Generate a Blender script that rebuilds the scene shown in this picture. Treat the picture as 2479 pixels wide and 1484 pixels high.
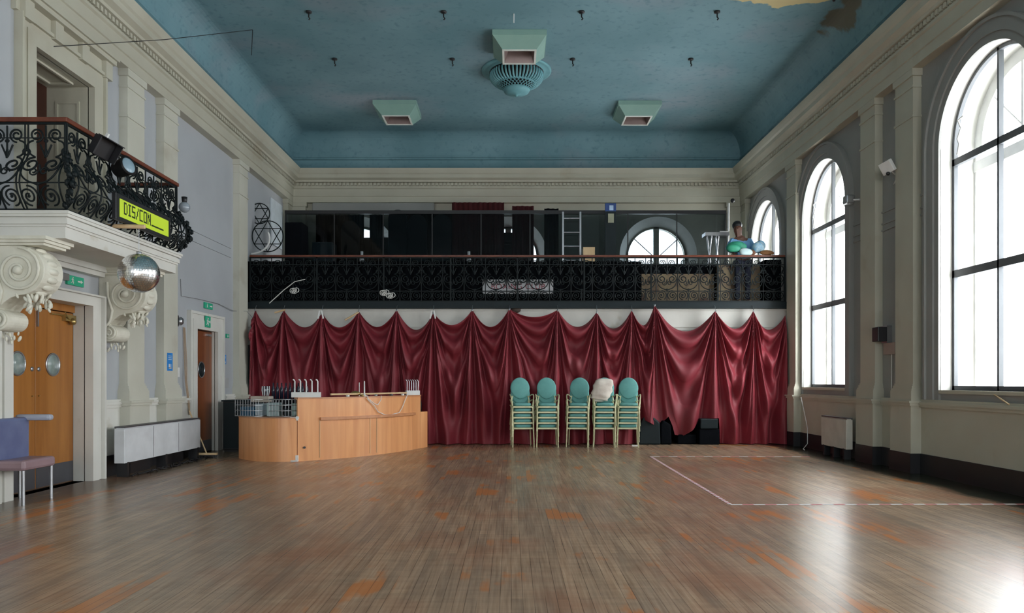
import bpy, math, random
import numpy as np
from mathutils import Vector, Matrix
random.seed(7)
rng = np.random.RandomState(5)
PI = math.pi
sc = bpy.context.scene
col = sc.collection
for o in list(bpy.data.objects):
    bpy.data.objects.remove(o)

# ------------------------------------------------------------------ camera
cam_d = bpy.data.cameras.new('camera')
cam = bpy.data.objects.new('camera', cam_d)
col.objects.link(cam)
cam.location = (0, 0, 1.3)
cam.rotation_euler = (PI / 2, 0, 0)
cam_d.sensor_width = 36
cam_d.lens = 36 * 1830 / 2479
cam_d.shift_x = 0.0006
cam_d.shift_y = 0.0726
cam_d.clip_end = 400
sc.camera = cam

# ------------------------------------------------------------------ world, exposure
w = bpy.data.worlds.new('sky'); sc.world = w
w.use_nodes = True
bg = w.node_tree.nodes['Background']
bg.inputs['Color'].default_value = (0.96, 0.98, 1.0, 1)
bg.inputs['Strength'].default_value = 6.0
sc.view_settings.view_transform = 'Standard'
sc.view_settings.look = 'None'
sc.view_settings.gamma = 1
sc.view_settings.use_curve_mapping = False
sc.view_settings.exposure = 1.42

# room dimensions (metres): floor z=0, walls, cornice, ceiling
XL, XR, YB, YF = -5.53, 5.78, 18.78, -8.0
ZC = 7.35
ENT = 5.70
RW = [17.2, 14.0, 9.22, 4.44, -0.34, -5.12]       # window centres, right wall; last three are out of view, added for light
BW = [-3.80, -0.08, 3.65]                          # window centres, end walls; the front set is unseen and added
HW, SILL, SPR = 0.93, 1.175, 4.42

for i, yc in enumerate(RW):
    for k in (0,):
        ld = bpy.data.lights.new('daylight_portal', 'AREA'); ld.shape = 'RECTANGLE'
        ld.size = 2.0; ld.size_y = 4.4
        ld.cycles.is_portal = True
        lo = bpy.data.objects.new('daylight_portal', ld); col.objects.link(lo)
        lo.location = (XR + 0.80, yc, 3.3); lo.rotation_euler = (PI/2, 0, PI/2)
for xc in BW:
    for yy, rz in ((YB + 0.80, PI), (YF - 0.80, 0)):
        ld = bpy.data.lights.new('daylight_portal', 'AREA'); ld.shape = 'RECTANGLE'
        ld.size = 2.0; ld.size_y = 4.4
        ld.cycles.is_portal = True
        lo = bpy.data.objects.new('daylight_portal', ld); col.objects.link(lo)
        lo.location = (xc, yy, 3.3); lo.rotation_euler = (PI/2, 0, rz + 0)
for o in col.objects:
    if o.name.startswith('daylight'):
        # a portal's front (-Z) looks into the room
        d = Vector((0, 0, 0))
        if abs(o.location.x) > 6: d = Vector((-1, 0, 0))
        elif o.location.y > 10: d = Vector((0, -1, 0))
        else: d = Vector((0, 1, 0))
        o.rotation_euler = d.to_track_quat('-Z', 'Y').to_euler()

# ------------------------------------------------------------------ helpers
def at(px, py, Y):
    return Vector(((px - 1238) * Y / 1830, Y, 1.3 + (922 - py) * Y / 1830))

class MB:
    def __init__(s):
        s.v = []; s.f = []; s.sm = []
    def add(s, vs, fs, smooth=False):
        b = len(s.v)
        s.v += [tuple(p) for p in vs]
        s.f += [tuple(b + i for i in f) for f in fs]
        s.sm += [smooth] * len(fs)
        return s
    def box(s, x0, x1, y0, y1, z0, z1, M=None):
        x0, x1 = min(x0, x1), max(x0, x1); y0, y1 = min(y0, y1), max(y0, y1); z0, z1 = min(z0, z1), max(z0, z1)
        vs = [Vector((x, y, z)) for z in (z0, z1) for y in (y0, y1) for x in (x0, x1)]
        if M is not None: vs = [M @ p for p in vs]
        return s.add(vs, [(0, 2, 3, 1), (4, 5, 7, 6), (0, 1, 5, 4), (2, 6, 7, 3), (0, 4, 6, 2), (1, 3, 7, 5)])
    def frustum(s, c, a, b, z0, z1):
        # rectangular frustum: half sizes a (at z0), b (at z1)
        vs = []
        for h, z in ((a, z0), (b, z1)):
            vs += [(c[0] - h[0], c[1] - h[1], z), (c[0] + h[0], c[1] - h[1], z), (c[0] + h[0], c[1] + h[1], z), (c[0] - h[0], c[1] + h[1], z)]
        return s.add(vs, [(3, 2, 1, 0), (4, 5, 6, 7), (0, 1, 5, 4), (1, 2, 6, 5), (2, 3, 7, 6), (3, 0, 4, 7)])
    def tube(s, pts, r, n=6, closed=False, smooth=True, r2=None):
        pts = [Vector(p) for p in pts]
        m = len(pts)
        if m < 2: return s
        rings = []
        prev = None
        for i, p in enumerate(pts):
            if closed: t = pts[(i + 1) % m] - pts[i - 1]
            else: t = pts[min(i + 1, m - 1)] - pts[max(i - 1, 0)]
            if t.length < 1e-9: t = Vector((0, 0, 1))
            t.normalize()
            if prev is None:
                a = Vector((0, 0, 1)) if abs(t.z) < 0.9 else Vector((1, 0, 0))
                nrm = t.cross(a).normalized()
            else:
                nrm = prev - t * prev.dot(t)
                if nrm.length < 1e-6: nrm = t.orthogonal()
                nrm.normalize()
            prev = nrm
            bn = t.cross(nrm)
            rr = r if r2 is None else r + (r2 - r) * i / (m - 1)
            rings.append([p + nrm * math.cos(2 * PI * k / n) * rr + bn * math.sin(2 * PI * k / n) * rr for k in range(n)])
        vs = [q for R in rings for q in R]
        fs = []
        for i in range(m if closed else m - 1):
            j = (i + 1) % m
            for k in range(n):
                fs.append((i * n + k, i * n + (k + 1) % n, j * n + (k + 1) % n, j * n + k))
        s.add(vs, fs, smooth)
        if not closed:
            s.add(rings[0], [tuple(range(n))[::-1]]); s.add(rings[-1], [tuple(range(n))])
        return s
    def lathe(s, prof, c=(0, 0, 0), n=24, M=None, smooth=True):
        # prof: list of (r, h) about local z
        vs = []
        for r, h in prof:
            for k in range(n):
                a = 2 * PI * k / n
                vs.append(Vector((r * math.cos(a), r * math.sin(a), h)))
        if M is not None: vs = [M @ p for p in vs]
        c = Vector(c)
        vs = [p + c for p in vs]
        fs = []
        for i in range(len(prof) - 1):
            for k in range(n):
                fs.append((i * n + k, i * n + (k + 1) % n, (i + 1) * n + (k + 1) % n, (i + 1) * n + k))
        if prof[0][0] > 1e-4: fs.append(tuple(range(n))[::-1])
        if prof[-1][0] > 1e-4: fs.append(tuple((len(prof) - 1) * n + k for k in range(n)))
        return s.add(vs, fs, smooth)
    def ball(s, c, r, n=16, sc_=(1, 1, 1), M=None):
        prof = [(max(math.sin(PI * i / (n // 2)), 0.0001) , -math.cos(PI * i / (n // 2))) for i in range(n // 2 + 1)]
        A = Matrix.Diagonal((r * sc_[0], r * sc_[1], r * sc_[2]))
        if M is not None: A = M.to_3x3() @ A
        return s.lathe(prof, c, n, A)
    def prism(s, poly, ext, fn):
        # poly list of (a,b); extruded between ext[0], ext[1]; fn(a,b,e)->xyz
        n = len(poly)
        vs = [fn(a, b, ext[0]) for a, b in poly] + [fn(a, b, ext[1]) for a, b in poly]
        fs = [tuple(range(n))[::-1], tuple(range(n, 2 * n))] + [(i, (i + 1) % n, n + (i + 1) % n, n + i) for i in range(n)]
        return s.add(vs, fs)
    def mesh(s, name, mat):
        me = bpy.data.meshes.new(name)
        me.from_pydata(s.v, [], s.f)
        me.polygons.foreach_set('use_smooth', s.sm)
        if mat: me.materials.append(mat)
        me.update()
        return me
    def build(s, name, mat, parent=None, bevel=0, fix=True):
        me = s.mesh(name, mat)
        if fix:
            import bmesh
            bm = bmesh.new(); bm.from_mesh(me)
            bmesh.ops.recalc_face_normals(bm, faces=bm.faces[:])
            bm.to_mesh(me); bm.free()
        o = bpy.data.objects.new(name, me); col.objects.link(o)
        if parent: o.parent = parent
        if bevel:
            b = o.modifiers.new('bevel', 'BEVEL'); b.width = bevel; b.segments = 2; b.limit_method = 'ANGLE'
        return o

def rel(o, root):
    """mesh data written in world space -> child of a root that sits elsewhere"""
    o.parent = root
    o.matrix_parent_inverse = Matrix.Identity(4)
    o.location = -Vector(root.location)
    return o
def thing(name, label, cat, loc=(0, 0, 0), group=None, rz=0):
    o = bpy.data.objects.new(name, None); col.objects.link(o)
    o.empty_display_size = 0.1
    o.location = loc; o.rotation_euler = (0, 0, rz)
    o['label'] = label; o['category'] = cat
    if group: o['group'] = group
    return o
def tag(o, label, cat, group=None):
    o['label'] = label; o['category'] = cat
    if group: o['group'] = group
    return o
def struct(o, label=None):
    o['kind'] = 'structure'
    if label: o['label'] = label
    return o
def copy_tree(o, parent=None):
    c = o.copy(); col.objects.link(c)
    if parent: c.parent = parent
    for ch in list(o.children): copy_tree(ch, c)
    return c
ntrim = [0]
def trim(mb, mat, label=None, bevel=0):
    ntrim[0] += 1
    return struct(mb.build('trim_%d' % ntrim[0], mat, bevel=bevel), label)

# ------------------------------------------------------------------ materials
def mat(name, c, rough=0.6, metal=0, c2=None, scale=4.0, bump=0.0, bscale=30.0, spec=0.5, contrast=(0.35, 0.65), emit=None, dirt=None):
    m = bpy.data.materials.new(name); m.use_nodes = True
    nt = m.node_tree; b = nt.nodes['Principled BSDF']
    b.inputs['Roughness'].default_value = rough
    b.inputs['Metallic'].default_value = metal
    b.inputs['Specular IOR Level'].default_value = spec
    tc = nt.nodes.new('ShaderNodeTexCoord')
    if c2 is None: c2 = tuple(x * 0.86 for x in c)
    nz = nt.nodes.new('ShaderNodeTexNoise'); nz.inputs['Scale'].default_value = scale; nz.inputs['Detail'].default_value = 5
    nt.links.new(tc.outputs['Object'], nz.inputs['Vector'])
    cr = nt.nodes.new('ShaderNodeValToRGB')
    cr.color_ramp.elements[0].position = contrast[0]; cr.color_ramp.elements[1].position = contrast[1]
    cr.color_ramp.elements[0].color = (*c2, 1); cr.color_ramp.elements[1].color = (*c, 1)
    nt.links.new(nz.outputs['Fac'], cr.inputs['Fac'])
    out = cr.outputs['Color']
    if dirt:
        n2 = nt.nodes.new('ShaderNodeTexNoise'); n2.inputs['Scale'].default_value = dirt[1]; n2.inputs['Detail'].default_value = 8
        nt.links.new(tc.outputs['Object'], n2.inputs['Vector'])
        r2 = nt.nodes.new('ShaderNodeValToRGB')
        r2.color_ramp.elements[0].position = dirt[2]; r2.color_ramp.elements[1].position = dirt[2] + 0.12
        nt.links.new(n2.outputs['Fac'], r2.inputs['Fac'])
        mx = nt.nodes.new('ShaderNodeMixRGB'); mx.inputs['Color2'].default_value = (*dirt[0], 1)
        nt.links.new(r2.outputs['Color'], mx.inputs['Fac']); nt.links.new(out, mx.inputs['Color1'])
        out = mx.outputs['Color']
    nt.links.new(out, b.inputs['Base Color'])
    if bump:
        n3 = nt.nodes.new('ShaderNodeTexNoise'); n3.inputs['Scale'].default_value = bscale; n3.inputs['Detail'].default_value = 4
        nt.links.new(tc.outputs['Object'], n3.inputs['Vector'])
        bp = nt.nodes.new('ShaderNodeBump'); bp.inputs['Strength'].default_value = bump; bp.inputs['Distance'].default_value = 0.02
        nt.links.new(n3.outputs['Fac'], bp.inputs['Height']); nt.links.new(bp.outputs['Normal'], b.inputs['Normal'])
    if emit:
        b.inputs['Emission Color'].default_value = (*emit[0], 1); b.inputs['Emission Strength'].default_value = emit[1]
    return m

def wood(name, c1, c2, rough=0.35, scale=(14, 14, 0.8), rot=0):
    m = bpy.data.materials.new(name); m.use_nodes = True
    nt = m.node_tree; b = nt.nodes['Principled BSDF']; b.inputs['Roughness'].default_value = rough
    tc = nt.nodes.new('ShaderNodeTexCoord'); mp = nt.nodes.new('ShaderNodeMapping')
    mp.inputs['Scale'].default_value = scale
    nt.links.new(tc.outputs['Object'], mp.inputs['Vector'])
    nz = nt.nodes.new('ShaderNodeTexNoise'); nz.inputs['Scale'].default_value = 1.0; nz.inputs['Detail'].default_value = 6; nz.inputs['Distortion'].default_value = 0.6
    nt.links.new(mp.outputs['Vector'], nz.inputs['Vector'])
    cr = nt.nodes.new('ShaderNodeValToRGB')
    cr.color_ramp.elements[0].position = 0.3; cr.color_ramp.elements[1].position = 0.7
    cr.color_ramp.elements[0].color = (*c1, 1); cr.color_ramp.elements[1].color = (*c2, 1)
    nt.links.new(nz.outputs['Fac'], cr.inputs['Fac']); nt.links.new(cr.outputs['Color'], b.inputs['Base Color'])
    return m

def glass(name, tint, gloss=0.06, rough=0.02):
    m = bpy.data.materials.new(name); m.use_nodes = True
    nt = m.node_tree; nt.nodes.remove(nt.nodes['Principled BSDF']); out = nt.nodes['Material Output']
    t = nt.nodes.new('ShaderNodeBsdfTransparent'); t.inputs['Color'].default_value = (*tint, 1)
    g = nt.nodes.new('ShaderNodeBsdfGlossy'); g.inputs['Roughness'].default_value = rough
    g.inputs['Color'].default_value = (0.9, 0.9, 0.9, 1)
    mx = nt.nodes.new('ShaderNodeMixShader'); mx.inputs['Fac'].default_value = gloss
    nt.links.new(t.outputs[0], mx.inputs[1]); nt.links.new(g.outputs[0], mx.inputs[2]); nt.links.new(mx.outputs[0], out.inputs['Surface'])
    return m

CREAM = mat('cream_paint', (0.48, 0.465, 0.375), 0.55, c2=(0.44, 0.42, 0.335), scale=1.5, dirt=((0.40, 0.36, 0.27), 1.1, 0.64), bump=0.05)
CREAMW = mat('white_paint', (0.68, 0.67, 0.62), 0.5, c2=(0.62, 0.61, 0.56), scale=2.0, dirt=((0.50, 0.45, 0.36), 2.3, 0.64), bump=0.05)
GREY = mat('grey_blue_paint', (0.42, 0.44, 0.46), 0.6, c2=(0.39, 0.405, 0.425), scale=1.2, bump=0.05)
GREYR = mat('grey_wall_paint', (0.29, 0.29, 0.275), 0.6, c2=(0.26, 0.26, 0.245), scale=1.2, bump=0.05)
BLACKP = mat('black_paint', (0.012, 0.012, 0.014), 0.45)
STONE = mat('plaster_relief', (0.72, 0.70, 0.60), 0.6, c2=(0.62, 0.60, 0.50), scale=6, bump=0.25, bscale=18)
IRON = mat('black_iron', (0.005, 0.008, 0.009), 0.5, metal=0.0, spec=0.2, c2=(0.008, 0.013, 0.014), scale=12)
RAILW = wood('mahogany_handrail', (0.10, 0.022, 0.012), (0.17, 0.045, 0.02), 0.35, (6, 1, 6))
DOORW = wood('orange_door_veneer', (0.27, 0.095, 0.016), (0.40, 0.165, 0.035), 0.3, (10, 7, 0.6))
DOORSH = wood('shaded_door_veneer', (0.035, 0.010, 0.006), (0.06, 0.018, 0.010), 0.4, (10, 7, 0.6))  # darkened copy of the brown veneer: upper doorway's shade put into the colour
DOORD = wood('brown_door_veneer', (0.15, 0.042, 0.013), (0.23, 0.070, 0.022), 0.3, (10, 7, 0.6))
BARW = wood('beech_veneer', (0.64, 0.27, 0.105), (0.82, 0.40, 0.175), 0.32, (7, 7, 0.5))
BARE = wood('bar_edge', (0.48, 0.20, 0.09), (0.60, 0.28, 0.13), 0.35, (7, 7, 0.5))
PINE = wood('pale_pine', (0.62, 0.42, 0.22), (0.74, 0.54, 0.32), 0.5, (8, 8, 2))
STEEL = mat('steel', (0.45, 0.46, 0.48), 0.3, metal=0.9)
KICK = mat('kick_plate_metal', (0.09, 0.09, 0.10), 0.45, metal=0.4)
BRASS = mat('brass', (0.45, 0.33, 0.13), 0.35, metal=0.9)
WHITE = mat('white_plastic', (0.80, 0.80, 0.78), 0.4)
FRAME = mat('window_frame_grey', (0.10, 0.11, 0.12), 0.5)
TEAL = mat('teal_upholstery', (0.155, 0.42, 0.39), 0.75, c2=(0.135, 0.37, 0.35), scale=9, bump=0.1, bscale=120)
CHF = mat('pale_green_metal', (0.62, 0.60, 0.38), 0.35, metal=0.15, c2=(0.52, 0.52, 0.30), scale=12)
LAMPG = mat('mint_metal', (0.25, 0.41, 0.35), 0.5, c2=(0.22, 0.37, 0.32), scale=3)
LAMPW = mat('white_lamp_rim', (0.75, 0.78, 0.72), 0.5)
LAMPD = mat('lamp_inside', (0.22, 0.16, 0.15), 0.35, metal=0.3)
ROSE = mat('blue_plaster', (0.16, 0.38, 0.42), 0.6, c2=(0.13, 0.32, 0.36), scale=5)
BLKC = mat('black_cloth', (0.005, 0.006, 0.008), 1.0, bump=0.2, spec=0.08)
DGRN = mat('dark_green_vinyl', (0.009, 0.017, 0.02), 0.55, spec=0.25)
REDC = mat('dark_red_cloth', (0.085, 0.006, 0.008), 0.85)
PAPER = mat('printed_paper', (0.75, 0.74, 0.70), 0.6)
BLUE = mat('blue_notice', (0.03, 0.26, 0.70), 0.5)
GREEN = mat('green_sign', (0.02, 0.42, 0.24), 0.4)
LCD = mat('yellow_green_display', (0.42, 0.56, 0.03), 0.4, c2=(0.40, 0.53, 0.03), emit=((0.42, 0.56, 0.03), 0.15))
LCDT = mat('dark_display_pixels', (0.03, 0.05, 0.01), 0.5)
PANE = glass('window_glass', (0.97, 0.99, 1.0), 0.04)
SMOKE = glass('smoked_glass', (0.17, 0.205, 0.23), 0.015, 0.03)
CLEAR = glass('clear_plastic', (0.78, 0.84, 0.88), 0.10, 0.1)
PORT = mat('porthole_glass', (0.36, 0.42, 0.40), 0.15, c2=(0.22, 0.28, 0.26), scale=10)
FABBLUE = mat('greyblue_vinyl', (0.14, 0.17, 0.30), 0.4, c2=(0.10, 0.12, 0.24))

# curtain velvet
def curtain_mat():
    m = mat('burgundy_cloth', (0.235, 0.020, 0.032), 0.6, c2=(0.175, 0.014, 0.023), scale=1.2, bump=0.08, bscale=160)
    b = m.node_tree.nodes['Principled BSDF']
    b.inputs['Sheen Weight'].default_value = 0.05
    b.inputs['Sheen Tint'].default_value = (0.9, 0.4, 0.45, 1)
    return m
VELVET = curtain_mat()

def floor_mat():
    m = bpy.data.materials.new('worn_strip_floor'); m.use_nodes = True
    nt = m.node_tree; N = nt.nodes; L = nt.links; b = N['Principled BSDF']
    tc = N.new('ShaderNodeTexCoord')
    def noise(scale, vec, detail=5, dist=0.0):
        n = N.new('ShaderNodeTexNoise'); n.inputs['Scale'].default_value = scale; n.inputs['Detail'].default_value = detail
        n.inputs['Distortion'].default_value = dist
        L.new(vec, n.inputs['Vector']); return n.outputs['Fac']
    def ramp(fac, p0, p1, c0=(0, 0, 0), c1=(1, 1, 1)):
        r = N.new('ShaderNodeValToRGB'); r.color_ramp.elements[0].position = p0; r.color_ramp.elements[1].position = p1
        r.color_ramp.elements[0].color = (*c0, 1); r.color_ramp.elements[1].color = (*c1, 1)
        L.new(fac, r.inputs['Fac']); return r.outputs['Color']
    def mix(f, a, c, mode='MIX'):
        x = N.new('ShaderNodeMixRGB'); x.blend_type = mode
        for s, v in ((x.inputs['Fac'], f), (x.inputs['Color1'], a), (x.inputs['Color2'], c)):
            if isinstance(v, (int, float)): s.default_value = v
            elif isinstance(v, tuple): s.default_value = (*v, 1)
            else: L.new(v, s)
        return x.outputs['Color']
    def mapping(scale, rot=0):
        mp = N.new('ShaderNodeMapping'); mp.inputs['Scale'].default_value = scale; mp.inputs['Rotation'].default_value = (0, 0, rot)
        L.new(tc.outputs['Object'], mp.inputs['Vector']); return mp.outputs['Vector']
    rotv = mapping((1, 1, 1), PI / 2)
    br = N.new('ShaderNodeTexBrick')
    br.inputs['Scale'].default_value = 1.0; br.inputs['Brick Width'].default_value = 1.9; br.inputs['Row Height'].default_value = 0.068
    br.inputs['Mortar Size'].default_value = 0.0024; br.inputs['Mortar Smooth'].default_value = 0.2; br.inputs['Bias'].default_value = 0
    br.offset = 0.37
    br.inputs['Color1'].default_value = (0.0, 0.0, 0.0, 1); br.inputs['Color2'].default_value = (1, 1, 1, 1); br.inputs['Mortar'].default_value = (0.5, 0.5, 0.5, 1)
    L.new(rotv, br.inputs['Vector'])
    grain = noise(1.0, mapping((55, 1.6, 1)), 4, 0.0)
    base = ramp(grain, 0.3, 0.72, (0.215, 0.138, 0.086), (0.345, 0.245, 0.170))
    plank = ramp(br.outputs['Color'], 0.0, 1.0, (0.86, 0.86, 0.86), (1.10, 1.07, 1.04))
    base = mix(1.0, base, plank, 'MULTIPLY')
    base = mix(1.0, base, ramp(noise(1.0, mapping((9, 0.9, 1)), 6), 0.3, 0.7, (1.0, 1.0, 0.98), (1.55, 1.52, 1.46)), 'MULTIPLY')
    base = mix(1.0, base, ramp(noise(1.0, mapping((3, 14, 1)), 6), 0.35, 0.7, (0.92, 0.92, 0.92), (1.12, 1.12, 1.12)), 'MULTIPLY')
    big = ramp(noise(0.55, mapping((1, 0.7, 1)), 4), 0.35, 0.7)
    base = mix(big, base, mix(0.6, base, (0.255, 0.188, 0.140)))
    # red-brown varnish left between the worn lanes
    v1 = ramp(noise(0.8, mapping((1.3, 0.8, 1)), 5, 0.0), 0.50, 0.66)
    base = mix(mix(1.0, v1, (0.5, 0.5, 0.5), 'MULTIPLY'), base, (0.31, 0.115, 0.056))
    # strong orange islands
    v2 = ramp(mix(0.10, noise(0.85, mapping((2.1, 0.9, 1)), 8, 0.0), br.outputs['Color']), 0.592, 0.645)
    base = mix(mix(1.0, v2, (0.8, 0.8, 0.8), 'MULTIPLY'), base, (0.50, 0.17, 0.045))
    # dark scuffs
    v3 = ramp(noise(1.4, mapping((5.0, 0.5, 1)), 3, 0.0), 0.58, 0.80)
    base = mix(mix(1.0, v3, (0.5, 0.5, 0.5), 'MULTIPLY'), base, (0.15, 0.115, 0.09))
    # joints between strips: patchy dark lines
    jn = ramp(noise(1.3, mapping((6, 0.8, 1)), 3), 0.34, 0.56)
    jf = mix(1.0, br.outputs['Fac'], jn, 'MULTIPLY')
    base = mix(mix(1.0, jf, (0.7, 0.7, 0.7), 'MULTIPLY'), base, (0.07, 0.045, 0.03))
    # darker painted margin along the side walls
    sep = N.new('ShaderNodeSeparateXYZ'); L.new(tc.outputs['Object'], sep.inputs['Vector'])
    wob = noise(1.1, mapping((1, 1, 1)), 5)
    def math_(op, a, c):
        x = N.new('ShaderNodeMath'); x.operation = op
        for s, v in ((x.inputs[0], a), (x.inputs[1], c)):
            if isinstance(v, (int, float)): s.default_value = v
            else: L.new(v, s)
        return x.outputs[0]
    xr = math_('ADD', sep.outputs['X'], math_('MULTIPLY', wob, 0.5))
    er = ramp(math_('MULTIPLY', math_('SUBTRACT', xr, 4.9), 1.0), 0.46, 0.62)
    base = mix(er, base, (0.022, 0.024, 0.016))
    xl = math_('SUBTRACT', math_('MULTIPLY', wob, 0.5), sep.outputs['X'])
    el = ramp(math_('SUBTRACT', xl, 4.6), 0.4, 0.75)
    base = mix(mix(1.0, el, (0.6, 0.6, 0.6), 'MULTIPLY'), base, (0.07, 0.065, 0.05))
    L.new(base, b.inputs['Base Color'])
    b.inputs['Roughness'].default_value = 0.27
    b.inputs['Specular IOR Level'].default_value = 0.30
    bp = N.new('ShaderNodeBump'); bp.inputs['Strength'].default_value = 0.06; bp.inputs['Distance'].default_value = 0.002
    hh = mix(0.35, br.outputs['Fac'], grain)
    inv = N.new('ShaderNodeInvert'); L.new(hh, inv.inputs['Color'])
    L.new(inv.outputs['Color'], bp.inputs['Height']); L.new(bp.outputs['Normal'], b.inputs['Normal'])
    return m

def ceiling_mat():
    m = bpy.data.materials.new('blue_ceiling_paint'); m.use_nodes = True
    nt = m.node_tree; N = nt.nodes; L = nt.links; b = N['Principled BSDF']; b.inputs['Roughness'].default_value = 0.7
    tc = N.new('ShaderNodeTexCoord')
    def noise(scale, detail=5, dist=0.0):
        n = N.new('ShaderNodeTexNoise'); n.inputs['Scale'].default_value = scale; n.inputs['Detail'].default_value = detail; n.inputs['Distortion'].default_value = dist
        L.new(tc.outputs['Object'], n.inputs['Vector']); return n.outputs['Fac']
    def ramp(fac, p0, p1, c0=(0, 0, 0), c1=(1, 1, 1)):
        r = N.new('ShaderNodeValToRGB'); r.color_ramp.elements[0].position = p0; r.color_ramp.elements[1].position = p1
        r.color_ramp.elements[0].color = (*c0, 1); r.color_ramp.elements[1].color = (*c1, 1)
        L.new(fac, r.inputs['Fac']); return r.outputs['Color']
    def mix(f, a, c):
        x = N.new('ShaderNodeMixRGB')
        for s, v in ((x.inputs['Fac'], f), (x.inputs['Color1'], a), (x.inputs['Color2'], c)):
            if isinstance(v, (int, float)): s.default_value = v
            elif isinstance(v, tuple): s.default_value = (*v, 1)
            else: L.new(v, s)
        return x.outputs['Color']
    base = ramp(noise(0.7, 6), 0.35, 0.65, (0.125, 0.250, 0.290), (0.175, 0.315, 0.360))
    base = mix(ramp(noise(0.45, 8, 0.4), 0.52, 0.72), base, (0.225, 0.290, 0.335))
    base = mix(ramp(noise(9, 4), 0.55, 0.8), base, (0.09, 0.20, 0.235))
    sep = N.new('ShaderNodeSeparateXYZ'); L.new(tc.outputs['Object'], sep.inputs['Vector'])
    def M(op, a, c):
        x = N.new('ShaderNodeMath'); x.operation = op
        for s, v in ((x.inputs[0], a), (x.inputs[1], c)):
            if isinstance(v, (int, float)): s.default_value = v
            else: L.new(v, s)
        return x.outputs[0]
    nn = noise(2.2, 7)
    # bare plaster where the paint fell off
    dx = M('DIVIDE', M('SUBTRACT', sep.outputs['X'], 4.30), 0.95)
    dy = M('DIVIDE', M('SUBTRACT', sep.outputs['Y'], 11.7), 0.50)
    rr = M('ADD', M('ADD', M('MULTIPLY', dx, dx), M('MULTIPLY', dy, dy)), M('MULTIPLY', M('SUBTRACT', nn, 0.5), 2.0))
    base = mix(ramp(M('SUBTRACT', 1.5, rr), 0.44, 0.50), base, (0.66, 0.55, 0.28))
    dx = M('DIVIDE', M('SUBTRACT', sep.outputs['X'], 5.35), 0.22)
    dy = M('DIVIDE', M('SUBTRACT', sep.outputs['Y'], 12.2), 0.9)
    rr = M('ADD', M('ADD', M('MULTIPLY', dx, dx), M('MULTIPLY', dy, dy)), M('MULTIPLY', M('SUBTRACT', nn, 0.5), 5.0))
    base = mix(ramp(M('SUBTRACT', 1.5, rr), 0.55, 0.95), base, (0.13, 0.13, 0.09))
    L.new(base, b.inputs['Base Color'])
    return m

# ------------------------------------------------------------------ room shell
FLOORM = floor_mat(); CEILM = ceiling_mat()
mb = MB(); mb.box(XL - 0.7, XR + 0.7, YF - 0.7, YB + 0.7, -0.12, 0)
struct(mb.build('floor', FLOORM), 'worn wooden strip floor with patches of orange varnish')

def mapR(u, d, z): return (XR + d, u, z)
def mapL(u, d, z): return (XL - d, u, z)
def mapB(u, d, z): return (u, YB + d, z)
def mapF(u, d, z): return (u, YF - d, z)

def outline(h):
    c, hw, s0, s1 = h['c'], h['hw'], h['sill'], h['spr']
    if h.get('arch', True):
        pts = [(c - hw * math.cos(PI * i / 32), s1 + hw * math.sin(PI * i / 32)) for i in range(33)]
    else:
        pts = [(c - hw, s1), (c + hw, s1)]
    return pts
def wall(mb, m, u0, u1, z0, z1, holes):
    def quad(a, b, c, d): mb.add([m(a, 0, c), m(b, 0, c), m(b, 0, d), m(a, 0, d)], [(0, 1, 2, 3)])
    holes = sorted(holes, key=lambda h: h['c'])
    u = u0
    for h in holes:
        l, r = h['c'] - h['hw'], h['c'] + h['hw']
        quad(u, l, z0, z1)
        if h['sill'] > z0: quad(l, r, z0, h['sill'])
        p = outline(h)
        for i in range(len(p) - 1):
            (a, za), (b, zb) = p[i], p[i + 1]
            mb.add([m(a, 0, za), m(b, 0, zb), m(b, 0, z1), m(a, 0, z1)], [(0, 1, 2, 3)])
        u = r
    quad(u, u1, z0, z1)
def reveal(mb, m, h, d0, d1):
    l, r = h['c'] - h['hw'], h['c'] + h['hw']
    p = [(l, h['sill'])] + outline(h) + [(r, h['sill'])]
    n = len(p)
    vs = [m(a, d0, z) for a, z in p] + [m(a, d1, z) for a, z in p]
    mb.add(vs, [(i, (i + 1) % n, n + (i + 1) % n, n + i) for i in range(n)])
def H(c, hw=HW + 0.03, sill=SILL, spr=SPR, arch=True): return dict(c=c, hw=hw, sill=sill, spr=spr, arch=arch)

mb = MB(); wall(mb, mapR, YF, YB, 0, ENT + .9, [H(y, sill=3.95 if y > 17 else SILL) for y in RW]); struct(mb.build('wall_right', GREYR))
mb = MB(); wall(mb, mapB, XL, XR, 0, ENT + .9, [H(x, sill=4.0) for x in BW]); struct(mb.build('wall_back', CREAM))
mb = MB(); wall(mb, mapF, XL, XR, 0, ENT + .9, [H(x) for x in BW]); struct(mb.build('wall_front', CREAM))
D1 = H(9.015, 0.785, 0, 2.27, False); D2 = H(13.64, 0.46, 0, 2.21, False); D3 = H(9.285, 0.605, 3.09, 5.14, False)
mb = MB(); wall(mb, mapL, YF, YB, 0, 2.9, [D1, D2]); wall(mb, mapL, YF, YB, 2.9, ENT + .9, [D3]); struct(mb.build('wall_left', GREY))

# masonry behind the left wall: closes the corridors behind the doors
mb = MB()
mb.box(XL - .95, XL - .80, YF - .7, YB + .7, -.12, 7.5)
mb.box(XL - .82, XL - .002, YF - .7, YB + .7, 6.6, 6.7)
for a, b_ in ((7.6, 7.7), (10.6, 10.7), (12.7, 12.8), (14.5, 14.6)): mb.box(XL - .82, XL - .002, a, b_, -.1, 6.6)
mb.box(XL - .82, XL - .002, 7.6, 14.6, 2.84, 2.90)
struct(mb.build('wall_corridor', mat('dark_corridor', (.10, .07, .05), .8)))
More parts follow.
